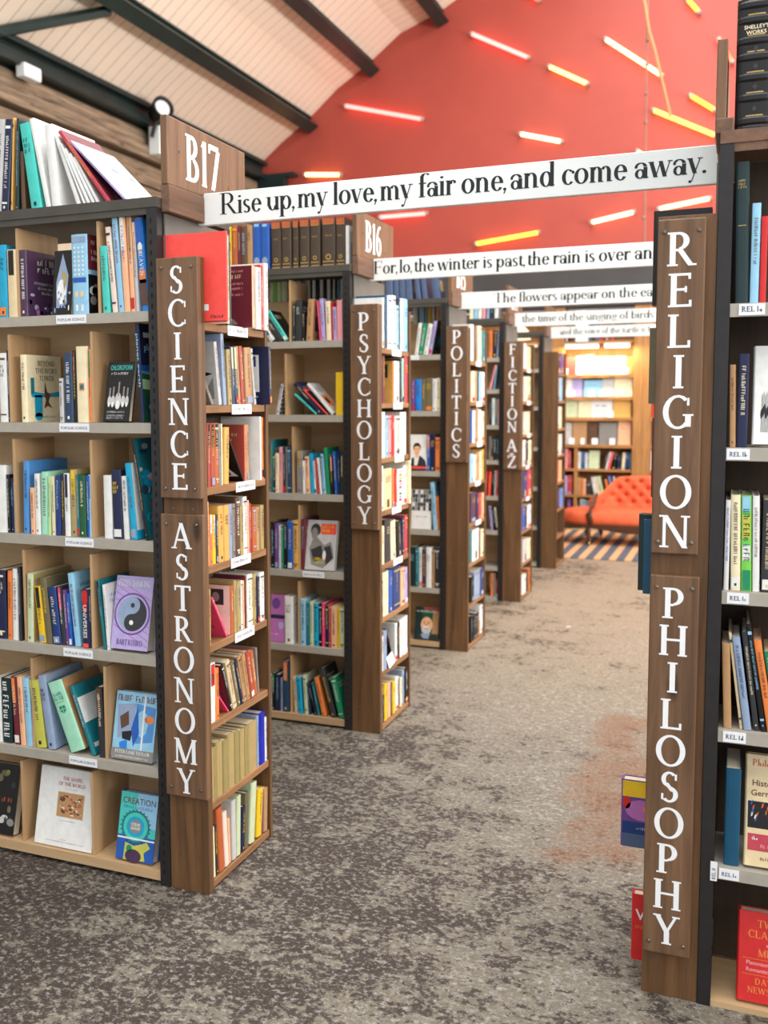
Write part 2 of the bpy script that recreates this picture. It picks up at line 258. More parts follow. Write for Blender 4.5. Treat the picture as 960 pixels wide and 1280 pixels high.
# ------------------------------------------------------------------ the room
def floor_mat():
    m, nt, b = base_mat('worn_carpet', .75, 0, .25)
    tc = nd(nt, 'ShaderNodeTexCoord')
    def noise(sc_, det, rough=.6, stretch=(1, 1, 1), dist=0.):
        mp = nd(nt, 'ShaderNodeMapping'); mp.inputs['Scale'].default_value = stretch
        n = nd(nt, 'ShaderNodeTexNoise'); n.inputs['Scale'].default_value = sc_; n.inputs['Detail'].default_value = det; n.inputs['Roughness'].default_value = rough; n.inputs['Distortion'].default_value = dist
        nt.links.new(tc.outputs['Object'], mp.inputs['Vector']); nt.links.new(mp.outputs['Vector'], n.inputs['Vector']); return n.outputs['Fac']
    def ramp(src, *st):
        r = nd(nt, 'ShaderNodeValToRGB'); e = r.color_ramp.elements
        while len(e) < len(st): e.new(.5)
        for k, (p, c) in enumerate(st): e[k].position = p; e[k].color = (s2l(c)+(1,)) if len(c) == 3 else c
        nt.links.new(src, r.inputs['Fac']); return r.outputs['Color']
    def mix(a, b_, fac, mode='MIX'):
        x = nd(nt, 'ShaderNodeMixRGB'); x.blend_type = mode
        for s_, v in ((0, fac), (1, a), (2, b_)):
            if hasattr(v, 'is_linked') or hasattr(v, 'links'): nt.links.new(v, x.inputs[s_])
            else: x.inputs[s_].default_value = v
        return x.outputs[0]
    sp = nd(nt, 'ShaderNodeSeparateXYZ'); nt.links.new(tc.outputs['Object'], sp.inputs[0])
    def math_(op, a, b_=0., c_=0.):
        n = nd(nt, 'ShaderNodeMath', operation=op)
        for k, v in enumerate((a, b_, c_)):
            if isinstance(v, (int, float)): n.inputs[k].default_value = v
            else: nt.links.new(v, n.inputs[k])
        return n.outputs[0]
    def mrange(src, a, b_, c_, d):
        n = nd(nt, 'ShaderNodeMapRange'); n.interpolation_type = 'SMOOTHSTEP'; nt.links.new(src, n.inputs[0])
        for k, v in enumerate((a, b_, c_, d)): n.inputs[k+1].default_value = v
        return n.outputs[0]
    X, Y = sp.outputs['X'], sp.outputs['Y']
    g1 = noise(26, 8, .72, (1, 1.25, 1)); g2 = noise(5.5, 6, .66, (1, 1.2, 1), .3); low = noise(1.15, 4, .55, (1, .8, 1)); g3 = noise(75, 3, .7)
    # worn pile along the aisle: grey-tan with pale threads; tan farther in
    tan = ramp(mrange(Y, 3.4, 7.5, 0, 1), (.0, (.49, .465, .42)), (1., (.66, .575, .475)))
    pale = ramp(g1, (.50, (0, 0, 0, 1)), (.62, (1, 1, 1, 1)))
    c = mix(tan, s2l((.74, .73, .70))+(1,), mix((0, 0, 0, 1), pale, .62))
    # dark maroon pile that survives in patches, most of it near the front and beside the cases
    field = math_('ADD', math_('ADD', math_('MULTIPLY', low, .42), math_('MULTIPLY', g2, .55)), math_('MULTIPLY', g1, .95))
    bias = math_('ADD', mrange(Y, 2.3, 4.8, .045, -.06), mrange(X, -1.7, -.6, .035, -.035))
    D = math_('ADD', field, bias)
    dark = ramp(D, (.955, (0, 0, 0, 1)), (1.0, (1, 1, 1, 1)))
    c = mix(c, s2l((.235, .19, .18))+(1,), mix((0, 0, 0, 1), dark, .92))
    fleck = ramp(noise(48, 6, .75, (1, 1.2, 1)), (.52, (0, 0, 0, 1)), (.60, (1, 1, 1, 1)))
    c = mix(c, s2l((.68, .675, .65))+(1,), mix((0, 0, 0, 1), fleck, .62))
    rm = math_('MULTIPLY', mrange(X, -.95, -.45, 0, 1), math_('MULTIPLY', mrange(Y, 2.7, 3.3, 0, 1), mrange(Y, 4.6, 5.6, 1, 0)))
    rust = ramp(math_('MULTIPLY', rm, math_('ADD', noise(2.6, 6, .7), math_('MULTIPLY', g1, .5))), (.62, (0, 0, 0, 1)), (.78, (1, 1, 1, 1)))
    c = mix(c, s2l((.54, .38, .28))+(1,), mix((0, 0, 0, 1), rust, .6))
    c = mix(c, ramp(g3, (.3, (.42, .42, .42)), (.7, (1., 1., 1.))), .6, 'MULTIPLY')
    nt.links.new(c, b.inputs['Base Color'])
    bp = nd(nt, 'ShaderNodeBump'); bp.inputs['Strength'].default_value = .5; bp.inputs['Distance'].default_value = .006
    nt.links.new(g1, bp.inputs['Height']); nt.links.new(bp.outputs['Normal'], b.inputs['Normal'])
floor_mat()
def plank_mat():
    m, nt, b = base_mat('ceiling_boards', .28, 0, .5)
    tc = nd(nt, 'ShaderNodeTexCoord'); sp = nd(nt, 'ShaderNodeSeparateXYZ'); nt.links.new(tc.outputs['Object'], sp.inputs[0])
    a = nd(nt, 'ShaderNodeMath', operation='MULTIPLY'); a.inputs[1].default_value = 1/.155; nt.links.new(sp.outputs['Y'], a.inputs[0])
    f = nd(nt, 'ShaderNodeMath', operation='FRACT'); nt.links.new(a.outputs[0], f.inputs[0])
    r = nd(nt, 'ShaderNodeValToRGB'); e = r.color_ramp.elements; e[0].position = .0; e[0].color = s2l((.62, .53, .44))+(1,); e[1].position = .08; e[1].color = s2l((.955, .90, .83))+(1,)
    x = e.new(.035); x.color = s2l((.66, .57, .48))+(1,)
    nt.links.new(f.outputs[0], r.inputs['Fac']); nt.links.new(r.outputs['Color'], b.inputs['Base Color'])
    bp = nd(nt, 'ShaderNodeBump'); bp.inputs['Strength'].default_value = .6; bp.inputs['Distance'].default_value = .01
    rr = nd(nt, 'ShaderNodeMapRange'); rr.inputs[1].default_value = 0.; rr.inputs[2].default_value = .12; nt.links.new(f.outputs[0], rr.inputs[0])
    nt.links.new(rr.outputs[0], bp.inputs['Height']); nt.links.new(bp.outputs['Normal'], b.inputs['Normal'])
plank_mat()
mottled('red_paint', (.67, .29, .245), .5, .04, 2.5); mottled('soffit_dark', (.26, .255, .26), .5, .12, 3); mottled('wall_paint', (.72, .68, .60), .7, .05, 3)

m = MB(); m.box(-6.4, 6.4, -3.5, 12.6, -.12, 0, 'worn_carpet'); struct(m, 'floor')
PROF = [(-6.07, 4.745), (-5.75, 4.99), (-5.36, 5.25), (-4.93, 5.60), (-4.50, 5.86), (-4.06, 6.18), (-3.57, 6.35), (-3.0, 6.66), (-2.4, 6.86), (-1.9, 7.0)]
m = MB()
for sg in (-1, 1):
    pr_ = PROF if sg == -1 else [(-x, z) for x, z in PROF]
    for (x0, z0), (x1, z1) in zip(pr_, pr_[1:]):
        m.prism([(x0, z0), (x1, z1), (x1, z1+.06), (x0, z0+.06)], -2.5, 12.0, 'ceiling_boards', lambda a, b, h: (a, h, b))
struct(m, 'ceiling')
# end wall: painted gable over a dark lintel, bookcases below it
m = MB()
gab = [(-6.3, 3.19), (6.3, 3.19), (6.3, 4.745)]+[(-x, z) for x, z in PROF]+[(x, z) for x, z in reversed(PROF)]+[(-6.3, 4.745)]
m.prism(gab, 12.0, 12.25, 'red_paint', lambda a, b, h: (a, h, b+.0)); m.box(-2.0, 2.0, 12.0, 12.25, 6.99, 7.5, 'red_paint')
struct(m, 'wall_end')
m = MB(); m.box(-6.3, 6.3, 11.95, 12.3, 2.66, 3.19, 'soffit_dark'); struct(m, 'trim_1')
m = MB(); m.box(-6.3, 6.3, 12.42, 12.55, 0, 2.66, 'wall_paint'); struct(m, 'wall_end_lower')
m = MB(); m.box(-6.30, -6.12, -2.5, 12.0, 0, 4.74, 'wall_paint'); struct(m, 'wall_left')
m = MB(); m.box(6.12, 6.30, -2.5, 12.0, 0, 4.74, 'wall_paint'); struct(m, 'wall_right')
# rough timber courses under the green wall plate
for k, (z0, z1, px) in enumerate(((3.62, 3.86, -5.98), (3.90, 4.13, -6.03), (4.16, 4.30, -5.95), (4.31, 4.47, -6.02))):
    m = MB(); m.box(-6.12, px, 3.0, 11.95, z0, z1, 'rough_timber'); struct(m, 'trim_%d' % (k+2), .01)
m = MB(); m.box(-6.12, -5.90, 2.0, 11.97, 4.50, 4.56, 'beam_green'); m.box(-6.10, -6.02, 2.0, 11.97, 4.56, 4.70, 'beam_green'); m.box(-6.12, -5.94, 2.0, 11.97, 4.70, 4.75, 'beam_green'); struct(m, 'trim_6')
m = MB(); m.box(-6.0, -5.62, 11.80, 11.94, 4.36, 4.50, 'beam_green'); m.box(-6.0, -5.48, 11.80, 11.94, 4.50, 4.55, 'beam_green'); struct(m, 'trim_7')
# purlins along the vault (I-section)
for k, (x, z, a) in enumerate(((-5.36, 5.25, 34), (-4.50, 5.86, 34), (-3.57, 6.35, 25))):
    for sg in (-1, 1):
        m = MB(); R = Matrix.Translation((x*-sg, 0, z)) @ Matrix.Rotation(math.radians(-a*-sg*-1 if sg == 1 else -a), 4, 'Y')
        m.box(-.07, .07, -2.5, 11.98, -.035, .0, 'beam_green', R); m.box(-.02, .02, -2.5, 11.98, -.15, -.03, 'beam_green', R); m.box(-.075, .075, -2.5, 11.98, -.18, -.15, 'beam_green', R)
        struct(m, 'beam_%d' % (2*k+(sg+1)//2+1))
m = MB(); m.tube([(-6.02, 6.85, 4.71), (-5.40, 7.68, 5.10)], .05, 'beam_green', 6); struct(m, 'beam_7')

# ------------------------------------------------------------------ lettered boards
def letters_mesh(mb, polys, f, mat):
    for i, p in enumerate(polys):
        e = .00004*(i % 7); q = [Vector(f(a, b)) for a, b in p]
        mb.poly([tuple(v+LIFT*e) for v in q], mat)
LIFT = Vector((0, -1, 0))
def post_sign(x0, x1, z0, z1, y, text_rows, label, screws=True):
    """an upright wooden board with stacked capitals; text_rows = [(word, z of first cap top, z of last baseline)]"""
    t = thing('wooden_sign', label, 'sign', ((x0+x1)/2, y, z0))
    b = MB(); hw = (x1-x0)/2; b.box(-hw, hw, -.022, 0, 0, z1-z0, 'board_wood'); b.build('board', t, bevel=.003)
    for word, zt, zb in text_rows:
        n = len(word); hgt = (zt-zb)/(n-1+.82)*.82; pitch = (zt-zb-hgt)/(n-1) if n > 1 else 0
        for i, c in enumerate(word):
            g, a = glyph(c, .165, .075, .055); s = hgt*1.02 if c != '-' else hgt
            zc = zt-hgt-i*pitch-z0; wx = min(1., 1.62*hw/(a*s)); 
            L = MB(); letters_mesh(L, g, lambda px, py: ((px-a/2)*s*wx, -.0226, zc+py*hgt), 'letter_white'); L.build('letter', t)
    if screws:
        for sx in (-.72, .72):
            for sz in (.03, z1-z0-.03):
                k = MB(); k.lathe([(.0045, 0), (.0045, .0025), (.003, .004)], 'screw_steel', 10, Matrix.Translation((sx*hw, -.0225, sz)) @ Matrix.Rotation(math.pi/2, 4, 'X')); k.build('screw', t)
    return t
def plaque(x, y, face, text, label):
    """wooden number plaque standing along the end of a bookcase, facing the aisle"""
    t = thing('number_plaque', label, 'sign', (x, y, 2.205))
    b = MB(); b.box(-.012, .012, 0, .50, 0, .205, 'board_wood'); b.build('board', t, bevel=.003)
    if text:
        P, wd = line_of(text, .19, .09, .05, .02); s = .142; k = .84; L = MB(); y0 = .105
        P = [[(a, c+0) for a, c in p] for p in P]
        for i, p in enumerate(P): L.poly([((.0126+.00004*(i % 7))*face, y0+a*s*k, .033+c*s) for a, c in p], 'letter_white')
        _ = (lambda a, c: (.0126*face, y0+a*s*k, .033+c*s)); L.build('lettering', t)
    for yy, zz in ((.07, .11), (.38, .06)):
        k = MB(); k.lathe([(.004, 0), (.004, .002)], 'screw_steel', 8, Matrix.Translation((.012*face, yy, zz)) @ Matrix.Rotation(math.pi/2*face, 4, 'Y')); k.build('screw', t)
    return t

# ------------------------------------------------------------------ bookcases
FZ = [1.826, 1.483, 1.113, .747, .384, .046]; EZ = [1.787, 1.537, 1.284, 1.04, .79, .54, .285, .03]
F14 = [1.869, 1.629, 1.357, 1.088, .812, .545, .264, .03]
def squiggle(mb, x0, x1, z0, z1, f, mat, rng, gap=.3):
    """one line of small illegible type, each character a stem with an arm or two"""
    x = x0; hh = z1-z0
    def r(a, b, c, d):
        if c > x1: c = x1
        if c > a: mb.poly([f(a, b), f(c, b), f(c, d), f(a, d)], mat)
    while x < x1-.35*hh:
        ww = hh*rng.choice((.3, .5, .55, .6)); s = hh*.17; top = z1-rng.choice((0, 0, 0, .28))*hh
        r(x, z0, x+s, top); k = rng.random()
        if ww > hh*.4:
            if k < .5: r(x+ww-s, z0, x+ww, top)
            r(x+s, *( (top-hh*.13, x+ww-s*(k < .5), top) if rng.random() < .6 else (z0, x+ww-s*(k < .5), z0+hh*.13)))
            if k > .4: r(x+s, z0+hh*.38, x+ww*.8-s*(k < .5)*1.0, z0+hh*.5)
        x += ww+hh*(gap if rng.random() > .18 else .7)
def bookcase(name, y, fz, label, divs, labels, sgn=-1, x_in=-1.674, x_out=-2.75, top=2.165, bottom_ply=True, back='ply_x', slots=True, end=True, panel_top=2.035, top_mat='top_steel', group='double-sided steel bookcases on the aisle', labelz=None, bare=False, uw=.037):
    """double-sided steel unit; sgn -1 = stands left of the aisle, +1 = right of it"""
    t = thing('bookcase', label, 'bookcase', ((x_in+x_out)/2, y, 0), group); X = -(x_in+x_out)/2; rng = random.Random(int(y*100)); D = .449
    a, c = min(x_in, x_out)+X, max(x_in, x_out)+X
    for xx, w in ((x_in+X, uw*-sgn), (x_out+X, uw*sgn)):
        for yy, dy in ((-.004, 1), (D+.004, -1)):
            u = MB(); x0, x1 = sorted((xx, xx+w)); y0, y1 = sorted((yy, yy+.003*dy)); u.box(x0, x1, y0, y1, 0, top-.031, 'dark_steel')
            xs, xe = (xx+w-.003*(1 if w > 0 else -1), xx+w); xs, xe = sorted((xs, xe)); y0, y1 = sorted((yy+.003*dy, yy+.04*dy)); u.box(xs, xe, y0, y1, 0, top-.031, 'dark_steel')
            xm = (x0+x1)/2; yf = yy-.0005*dy; z = .04
            while z < top-.06:
                for ox in (((-.004 if w > 0 else .004),) if slots else ()): u.poly([(xm+ox-.003, yf, z), (xm+ox+.003, yf, z), (xm+ox+.003, yf, z+.014), (xm+ox-.003, yf, z+.014)], 'slot_dark')
                z += .032
            u.build('upright', t)
    u = MB(); u.box(a-uw, c+uw, -.006, D, top-.030, top, top_mat); u.box(a, c, -.002, .004, top-.05, top-.030, top_mat); u.build('top_shelf', t)
    for k, z in enumerate(fz):
        u = MB(); mt = 'ply_x' if (k == len(fz)-1 and bottom_ply) else 'shelf_steel'
        u.box(a, c, 0, .212, z-.006, z, mt); u.box(a, c, -.001, .004, z-.032, z-.0005, mt); u.build('shelf', t)
        u = MB(); u.box(a, c, .226, D, z-.006, z, mt); u.box(a, c, D-.004, D+.001, z-.032, z-.0005, mt); u.build('rear_shelf', t)
    u = MB(); u.box(a, c, .213, .225, .02, panel_top, back); u.build('back_panel', t)
    for k, xs in enumerate(divs):
        for x in xs:
            h = (fz[k-1] if k else top)-fz[k]-.055
            u = MB(); u.box(x+X-.005, x+X+.005, .012, .211, fz[k]+.001, fz[k]+h, 'ply'); u.build('divider', t)
    for k, x, w, txt in labels:
        u = MB(); z = fz[k]-.031; u.box(x+X, x+X+w, -.0035, -.0015, z+.002, z+.029, 'label_white')
        f = lambda p, q: (p, -.0037, q)
        if txt:
            P, wd = sans(txt) if len(txt) > 8 else line_of(txt, .2, .12, .06, .03); s = min(.013, (w-.012)/wd)
            for p in P: u.poly([f(x+X+.006+q[0]*s, z+.010+q[1]*s) for q in p], 'label_ink')
        else: squiggle(u, x+X+.008, x+X+w-.008, z+.010, z+.020, f, 'label_ink', rng)
        u.build('shelf_label', t)['label'] = 'white paper shelf label'
    # wooden end case facing the aisle
    ex0, ex1 = (-1.636, -1.496) if sgn < 0 else (-.190, -.053)
    px0, px1, pz = ex0+X, ex1+X, 1.98 if sgn < 0 else 1.995
    u = MB(); u.box(px0, px1, 0, .028, 0, pz, 'post_wood')
    for sx in (.25, .75):
        for sz in (.12, .55, 1.22): u.lathe([(.004, 0), (.004, .002)], 'screw_steel', 8, Matrix.Translation((px0+(px1-px0)*sx, 0, sz)) @ Matrix.Rotation(math.pi/2, 4, 'X'))
    u.build('post', t, bevel=.003)
    u = MB(); u.box(px0, px1, D-.018, D, 0, pz, 'post_wood'); u.build('end_panel', t, bevel=.002)
    bx = (px0-.003, px0+.009) if sgn < 0 else (px1-.009, px1+.003)
    u = MB(); u.box(bx[0], bx[1], .0285, D-.0185, .0, pz-.01, 'dark_back'); u.build('end_back', t)
    sx0, sx1 = (bx[1]+.0005, px1-.004) if sgn < 0 else (px0+.004, bx[0]-.0005)
    for k, z in enumerate(EZ):
        u = MB(); u.box(sx0, sx1, .029, D-.019, z-.024, z, 'end_shelf_wood'); u.build('end_shelf', t, bevel=.002)
        if (k in (0, 1, 2, 3, 4) or labelz) and k != 7 and sgn < 0 and not bare:
            l = MB(); y0 = .175+.02*(k % 3); l.box(px1-.0035, px1-.002, y0, y0+.135, z-.030, z+.002, 'label_white')
            squiggle(l, y0+.012, y0+.12, z-.018, z-.008, lambda p, q: (px1-.0016, p, q), 'label_ink', rng); l.build('shelf_label', t)['label'] = 'white paper shelf label'
    u = MB(); hx = (px0+.001, px0+.006) if sgn < 0 else (px1-.006, px1-.001)
    u.box(hx[0], hx[1], .03, D-.01, pz+.002, 2.12, 'panel_steel'); u.build('head_panel', t)
    u = MB(); hb = (px0+.0, px0+.03) if sgn < 0 else (px1-.012, px1+.03)
    u.box(hb[0], hb[1], .02, .23, 2.122 if sgn < 0 else 2.186, 2.204 if sgn < 0 else 2.222, 'batten_wood'); u.build('batten', t, bevel=.003)
    return t
YK = [2.548+1.5763*k for k in range(5)]
G = 'double-sided steel bookcases on the aisle'
bookcase('bookcase', YK[0], FZ, 'steel bookcase with pale plywood dividers behind the SCIENCE and ASTRONOMY boards',
    [(-2.179, -1.863), (-2.225, -1.898), (-2.22, -1.911), (-2.194, -1.922), (-2.175, -1.881), (-2.232, -1.944)],
    [(0, -2.02, .115, 'POPULAR SCIENCE'), (1, -2.02, .115, 'POPULAR SCIENCE'), (2, -2.01, .11, 'POPULAR SCIENCE'), (3, -2.03, .115, 'POPULAR SCIENCE'), (4, -2.02, .11, 'POPULAR SCIENCE')])
bookcase('bookcase', YK[1], FZ, 'steel bookcase standing behind the PSYCHOLOGY board', [(-1.945,), (-1.971,), (-1.937,), (-1.907,), (-1.913,), (-1.957,)], [(3, -1.885, .11, None)])
bookcase('bookcase', YK[2], FZ, 'steel bookcase standing behind the POLITICS board', [(), (), (), (), (), ()], [(0, -1.87, .06, None)])
bookcase('bookcase', YK[3], F14, 'steel bookcase standing behind the FICTION A-Z board', [()]*8, [], bottom_ply=False)
bookcase('bookcase', YK[4], FZ, 'farthest aisle bookcase, with a bare unlettered post', [()]*6, [], bottom_ply=False, bare=True)
bookcase('bookcase', 2.53, [1.778, 1.431, 1.077, .727, .372, .015], 'steel bookcase right of the aisle behind the RELIGION and PHILOSOPHY boards', [()]*6,
    [(0, .0, .058, 'REL 1a'), (1, -.018, .052, 'REL 1b'), (2, -.008, .05, 'REL 1c'), (3, -.008, .053, 'REL 1d'), (4, -.008, .047, 'REL 1e')], sgn=1, x_in=-.02, uw=.032, slots=False, panel_top=2.153, top_mat='batten_wood', x_out=1.0, back='dark_back', top=2.185)
ln = MB(); ln.box(-.0285, -.0125, 2.5240, 2.5255, .335, .385, 'label_white'); P, wd = line_of('REL 1f', .2, .12, .06, .03)
for p in P: ln.poly([(-.0160-q[1]*.009, 2.5238, .339+q[0]*.009*.98) for q in p], 'label_ink')
ob = ln.build('paper_label'); tag(ob, 'small white upright paper label stuck on the dark RELIGION upright', 'label')

post_sign(-1.632, -1.490, 1.255, 1.978, YK[0]-.0006, [('SCIENCE', 1.952, 1.282)], 'wooden board lettered SCIENCE in white capitals')
post_sign(-1.634, -1.486, .316, 1.206, YK[0]-.0006, [('ASTRONOMY', 1.180, .329)], 'wooden board lettered ASTRONOMY below the SCIENCE board')
post_sign(-1.630, -1.496, .960, 1.981, YK[1]-.0006, [('PSYCHOLOGY', 1.944, .986)], 'wooden board lettered PSYCHOLOGY in white capitals')
post_sign(-1.634, -1.500, 1.172, 1.992, YK[2]-.0006, [('POLITICS', 1.968, 1.202)], 'wooden board lettered POLITICS in white capitals')
post_sign(-1.634, -1.502, 1.021, 1.985, YK[3]-.0006, [('FICTION', 1.967, 1.305), ('A', 1.250, 1.158), ('-', 1.193, 1.100), ('Z', 1.127, 1.036)], 'wooden board lettered FICTION A-Z in white capitals')
post_sign(-.188, -.078, 1.166, 1.984, 2.5294, [('RELIGION', 1.952, 1.182)], 'wooden board lettered RELIGION in white capitals')
post_sign(-.188, -.072, .125, 1.111, 2.5294, [('PHILOSOPHY', 1.081, .153)], 'wooden board lettered PHILOSOPHY below the RELIGION board')
for k, (txt, who) in enumerate((('B17', 'SCIENCE'), ('B16', 'PSYCHOLOGY'), ('B15', 'POLITICS'), ('B14', 'FICTION A-Z'), ('', 'unlettered end'))):
    plaque(-1.636+.013, YK[k]+.02, 1, txt, 'wooden plaque %son top of the %s bookcase' % (('numbered %s ' % txt) if txt else '', who))
plaque(-.053, 2.56, -1, '', 'wooden plaque seen edge-on on top of the RELIGION bookcase')

# painted quotation boards spanning the aisle
QUOTES = [('Rise up, my love, my fair one, and come away.', None, -1.552, -.086, 'white board reading Rise up my love, spanning the aisle in front'),
    ('For, lo, the winter is past, the rain is over and gone;', 'For, lo, the winter is past, the rain is over a', -1.611, -.385, 'white board reading For lo the winter is past, second from front'),
    ('The flowers appear on the earth;', 'The flowers appear on the ea', -1.405, -.462, 'white board reading The flowers appear, third from front'),
    ('the time of the singing of birds', None, -1.557, -.578, 'white board reading the time of the singing of birds'),
    ('and the voice of the turtle is heard', 'and the voice of the turtle is', -1.533, -.765, 'white board reading and the voice of the turtle, farthest of all')]
for k, (q, part, xa, xb, lab) in enumerate(QUOTES):
    yb = YK[k]+.232; t = thing('quotation_board', lab, 'sign', (-.83, yb, 2.115), 'quotation boards across the aisle')
    b = MB(); b.prism([(-.805, 0), (.777, 0), (.763, .101), (-.780, .101)], 0, .02, 'sign_white', lambda a, c, h: (a, h, c)); b.build('board', t, bevel=.002)
    P, wd = line_of(q, (.13), .036, .03, -.04, .62); wp = line_of(part, (.13), .036, .03, -.04, .62)[1] if part else wd
    sx = (xb-xa)/wp; sz = .067 if k == 0 else .060; L = MB()
    letters_mesh(L, P, lambda a, c: (xa+.83+a*sx, -.0006, .030+c*sz), 'letter_black'); L.build('lettering', t)

# ------------------------------------------------------------------ books
DARK = {'nv', 'bk', 'ch', 'dk', 'mr', 'br', 'pu', 'pl', 'nb', 'db', 'dg', 'ub', 'bt', 'bl', 'te', 'gn', 'rd', 'ro', 'lt', 'ol', 'cl', 'bd', 'hp', 'rs'}
def R4(a, ax): return Matrix.Rotation(a, 4, ax)
def rect(mb, f, x0, y0, x1, y1, mat): mb.poly([f(x0, y0), f(x1, y0), f(x1, y1), f(x0, y1)], mat)
def disc(mb, f, x, y, rx, ry, mat, n=20, a0=0, a1=360):
    mb.poly([f(x+rx*math.cos(math.radians(a0+(a1-a0)*k/n)), y+ry*math.sin(math.radians(a0+(a1-a0)*k/n))) for k in range(n+(0 if a1-a0 == 360 else 1))], mat)
def words(mb, f, text, x, y, h, wmax, mat, align='c', serif=False):
    if serif: P, wd = line_of(text, .17, .08, .05, .04)
    else: P, wd = sans(text)
    s = h; k = min(1., wmax/(wd*s)); x0 = x-wd*s*k/2 if align == 'c' else x
    for p in P: mb.poly([f(x0+a*s*k, y+b*s) for a, b in p], mat)
def generic_art(mb, f, w, h, col, rng):
    ink = 'c_iv' if col in DARK else rng.choice(('c_nv', 'c_ch', 'c_mr', 'c_bl'))
    k = rng.random(); y = h*.80
    for i in range(rng.choice((1, 2, 2))): squiggle(mb, w*.14, w*rng.uniform(.6, .86), y, y+h*.05, f, ink, rng); y -= h*.08
    if k < .6:
        c = 'c_'+rng.choice(('lb', 'tn', 'te', 'or', 'gy', 'cr', 'db', 'rs')); g = lambda a, b: f(a, b)
        rect(mb, g, w*.2, h*.24, w*.8, h*.6, c); e = 1.5
        disc(mb, lambda a, b: tuple(v for v in EPS(f, a, b)), w*rng.uniform(.4, .6), h*.42, w*.16, h*.11, 'c_'+rng.choice(('wh', 'ch', 'ye', 'br', 'cy')))
    squiggle(mb, w*.25, w*.75, h*.08, h*.115, f, ink, rng)
def EPS(f, a, b):
    p = f(a, b, 1) if f.__code__.co_argcount > 2 else f(a, b); return p
def ART(kind, mb, f, w, h, rng):
    """cover pictures; f(u, v, layer=0) maps the cover plane"""
    W = lambda t, x, y, s, m, wm=.86, serif=False: words(mb, lambda a, b: f(a, b, 1), t, w*x, h*y, h*s, w*wm, m, serif=serif)
    r = lambda x0, y0, x1, y1, m, l=0: rect(mb, lambda a, b: f(a, b, l), w*x0, h*y0, w*x1, h*y1, m)
    d = lambda x, y, rx, ry, m, l=0, **k: disc(mb, lambda a, b: f(a, b, l), w*x, h*y, w*rx, h*ry, m, **k)
    pg = lambda pts, m, l=0: mb.poly([f(w*x, h*y, l) for x, y in pts], m)
    if kind == 'blank': return
    if kind == 'ivory':
        W('BEYOND', .56, .84, .075, 'c_ol', .5, True); W('THE IVORY', .56, .73, .075, 'c_ol', .7, True); W('TOWER', .56, .62, .075, 'c_ol', .44, True)
        pg([(.10, .42), (.16, .46), (.5, .42), (.95, .46), (.95, .38), (.5, .37), (.12, .37)], 'c_cy'); r(.2, .08, .42, .40, 'c_cy'); d(.31, .08, .11, .06, 'c_cy', n=14); r(.1, .42, .2, .66, 'c_te', 1)
        pg([(.50, .62), (.56, .45), (.66, .42), (.60, .30), (.70, .20), (.58, .24), (.46, .20), (.52, .32), (.48, .44)], 'c_br', 2); squiggle(mb, w*.25, w*.8, h*.06, h*.085, lambda a, b: f(a, b, 1), 'c_te', rng)
    elif kind == 'bio':
        squiggle(mb, w*.3, w*.85, h*.80, h*.89, lambda a, b: f(a, b, 2), 'c_wh', rng, .1); squiggle(mb, w*.3, w*.9, h*.69, h*.78, lambda a, b: f(a, b, 2), 'c_wh', rng, .1)
        for k in range(3): squiggle(mb, w*(.2+.1*k), w*.86, h*(.50-.07*k), h*(.54-.07*k), lambda a, b: f(a, b, 2), 'c_lg', rng)
        for k in range(14): d(rng.uniform(.06, .9), rng.uniform(.04, .42), rng.uniform(.03, .09), rng.uniform(.02, .06), rng.choice(('c_pu', 'c_lv', 'c_pl', 'c_li')), 0, n=7)
        for k in range(16): d(rng.uniform(.45, .95), rng.uniform(.04, .3), rng.uniform(.02, .05), rng.uniform(.015, .05), rng.choice(('c_lb', 'c_wh', 'c_nv')), 1, n=6)
    elif kind == 'mask':
        pg([(.15, .5), (.45, .95), (.8, .6), (.7, .1), (.2, .1)], 'c_lb'); pg([(.4, .7), (.75, .6), (.6, .35)], 'c_kh', 1); d(.45, .35, .25, .2, 'c_wh', 1, n=12)
        for k in range(22): d(rng.uniform(.05, .95), rng.uniform(.03, .35), rng.uniform(.03, .07), rng.uniform(.02, .05), rng.choice(('c_wh', 'c_nv', 'c_lb')), 2, n=6)
    elif kind == 'half':
        r(0, .56, 1, 1, 'c_mr'); r(0, 0, 1, .5, 'c_bk'); r(0, .5, 1, .56, 'c_sb')
        for y in (.88, .76, .68): squiggle(mb, w*.1, w*.9, h*y, h*(y+.05), lambda a, b: f(a, b, 1), 'c_pw', rng, .1)
        for k in range(8): d(rng.uniform(.1, .9), rng.uniform(.04, .4), .1, .06, rng.choice(('c_gy', 'c_lg', 'c_ch')), 1, n=7)
    elif kind == 'sky':
        d(.4, .6, .35, .08, 'c_wh', n=12)
    elif kind == 'chloro':
        W('CHLOROFORM', .52, .86, .085, 'c_tq', .86); squiggle(mb, w*.15, w*.85, h*.78, h*.82, lambda a, b: f(a, b, 1), 'c_wh', rng)
        for x, s in ((.3, .8), (.5, 1.2), (.7, .8), (.16, .7), (.85, .7)):
            d(x, .34, .10*s, .12*s, 'c_lg', 0, n=14); r(x-.03, .42, x+.03, .42+.2*s, 'c_gy', 1); d(x, .28, .06*s, .06*s, 'c_wh', 1, n=10)
        for y in (.14, .08, .04): squiggle(mb, w*.12, w*.8, h*y, h*(y+.03), lambda a, b: f(a, b, 1), 'c_lg', rng)
    elif kind == 'planet':
        r(0, .58, 1, 1, 'c_nv'); r(0, .50, 1, .58, 'c_bl'); pg([(0, .5), (1, .44), (1, 0), (0, 0)], 'c_dg', 1); r(0, .44, 1, .52, 'c_sb', 0)
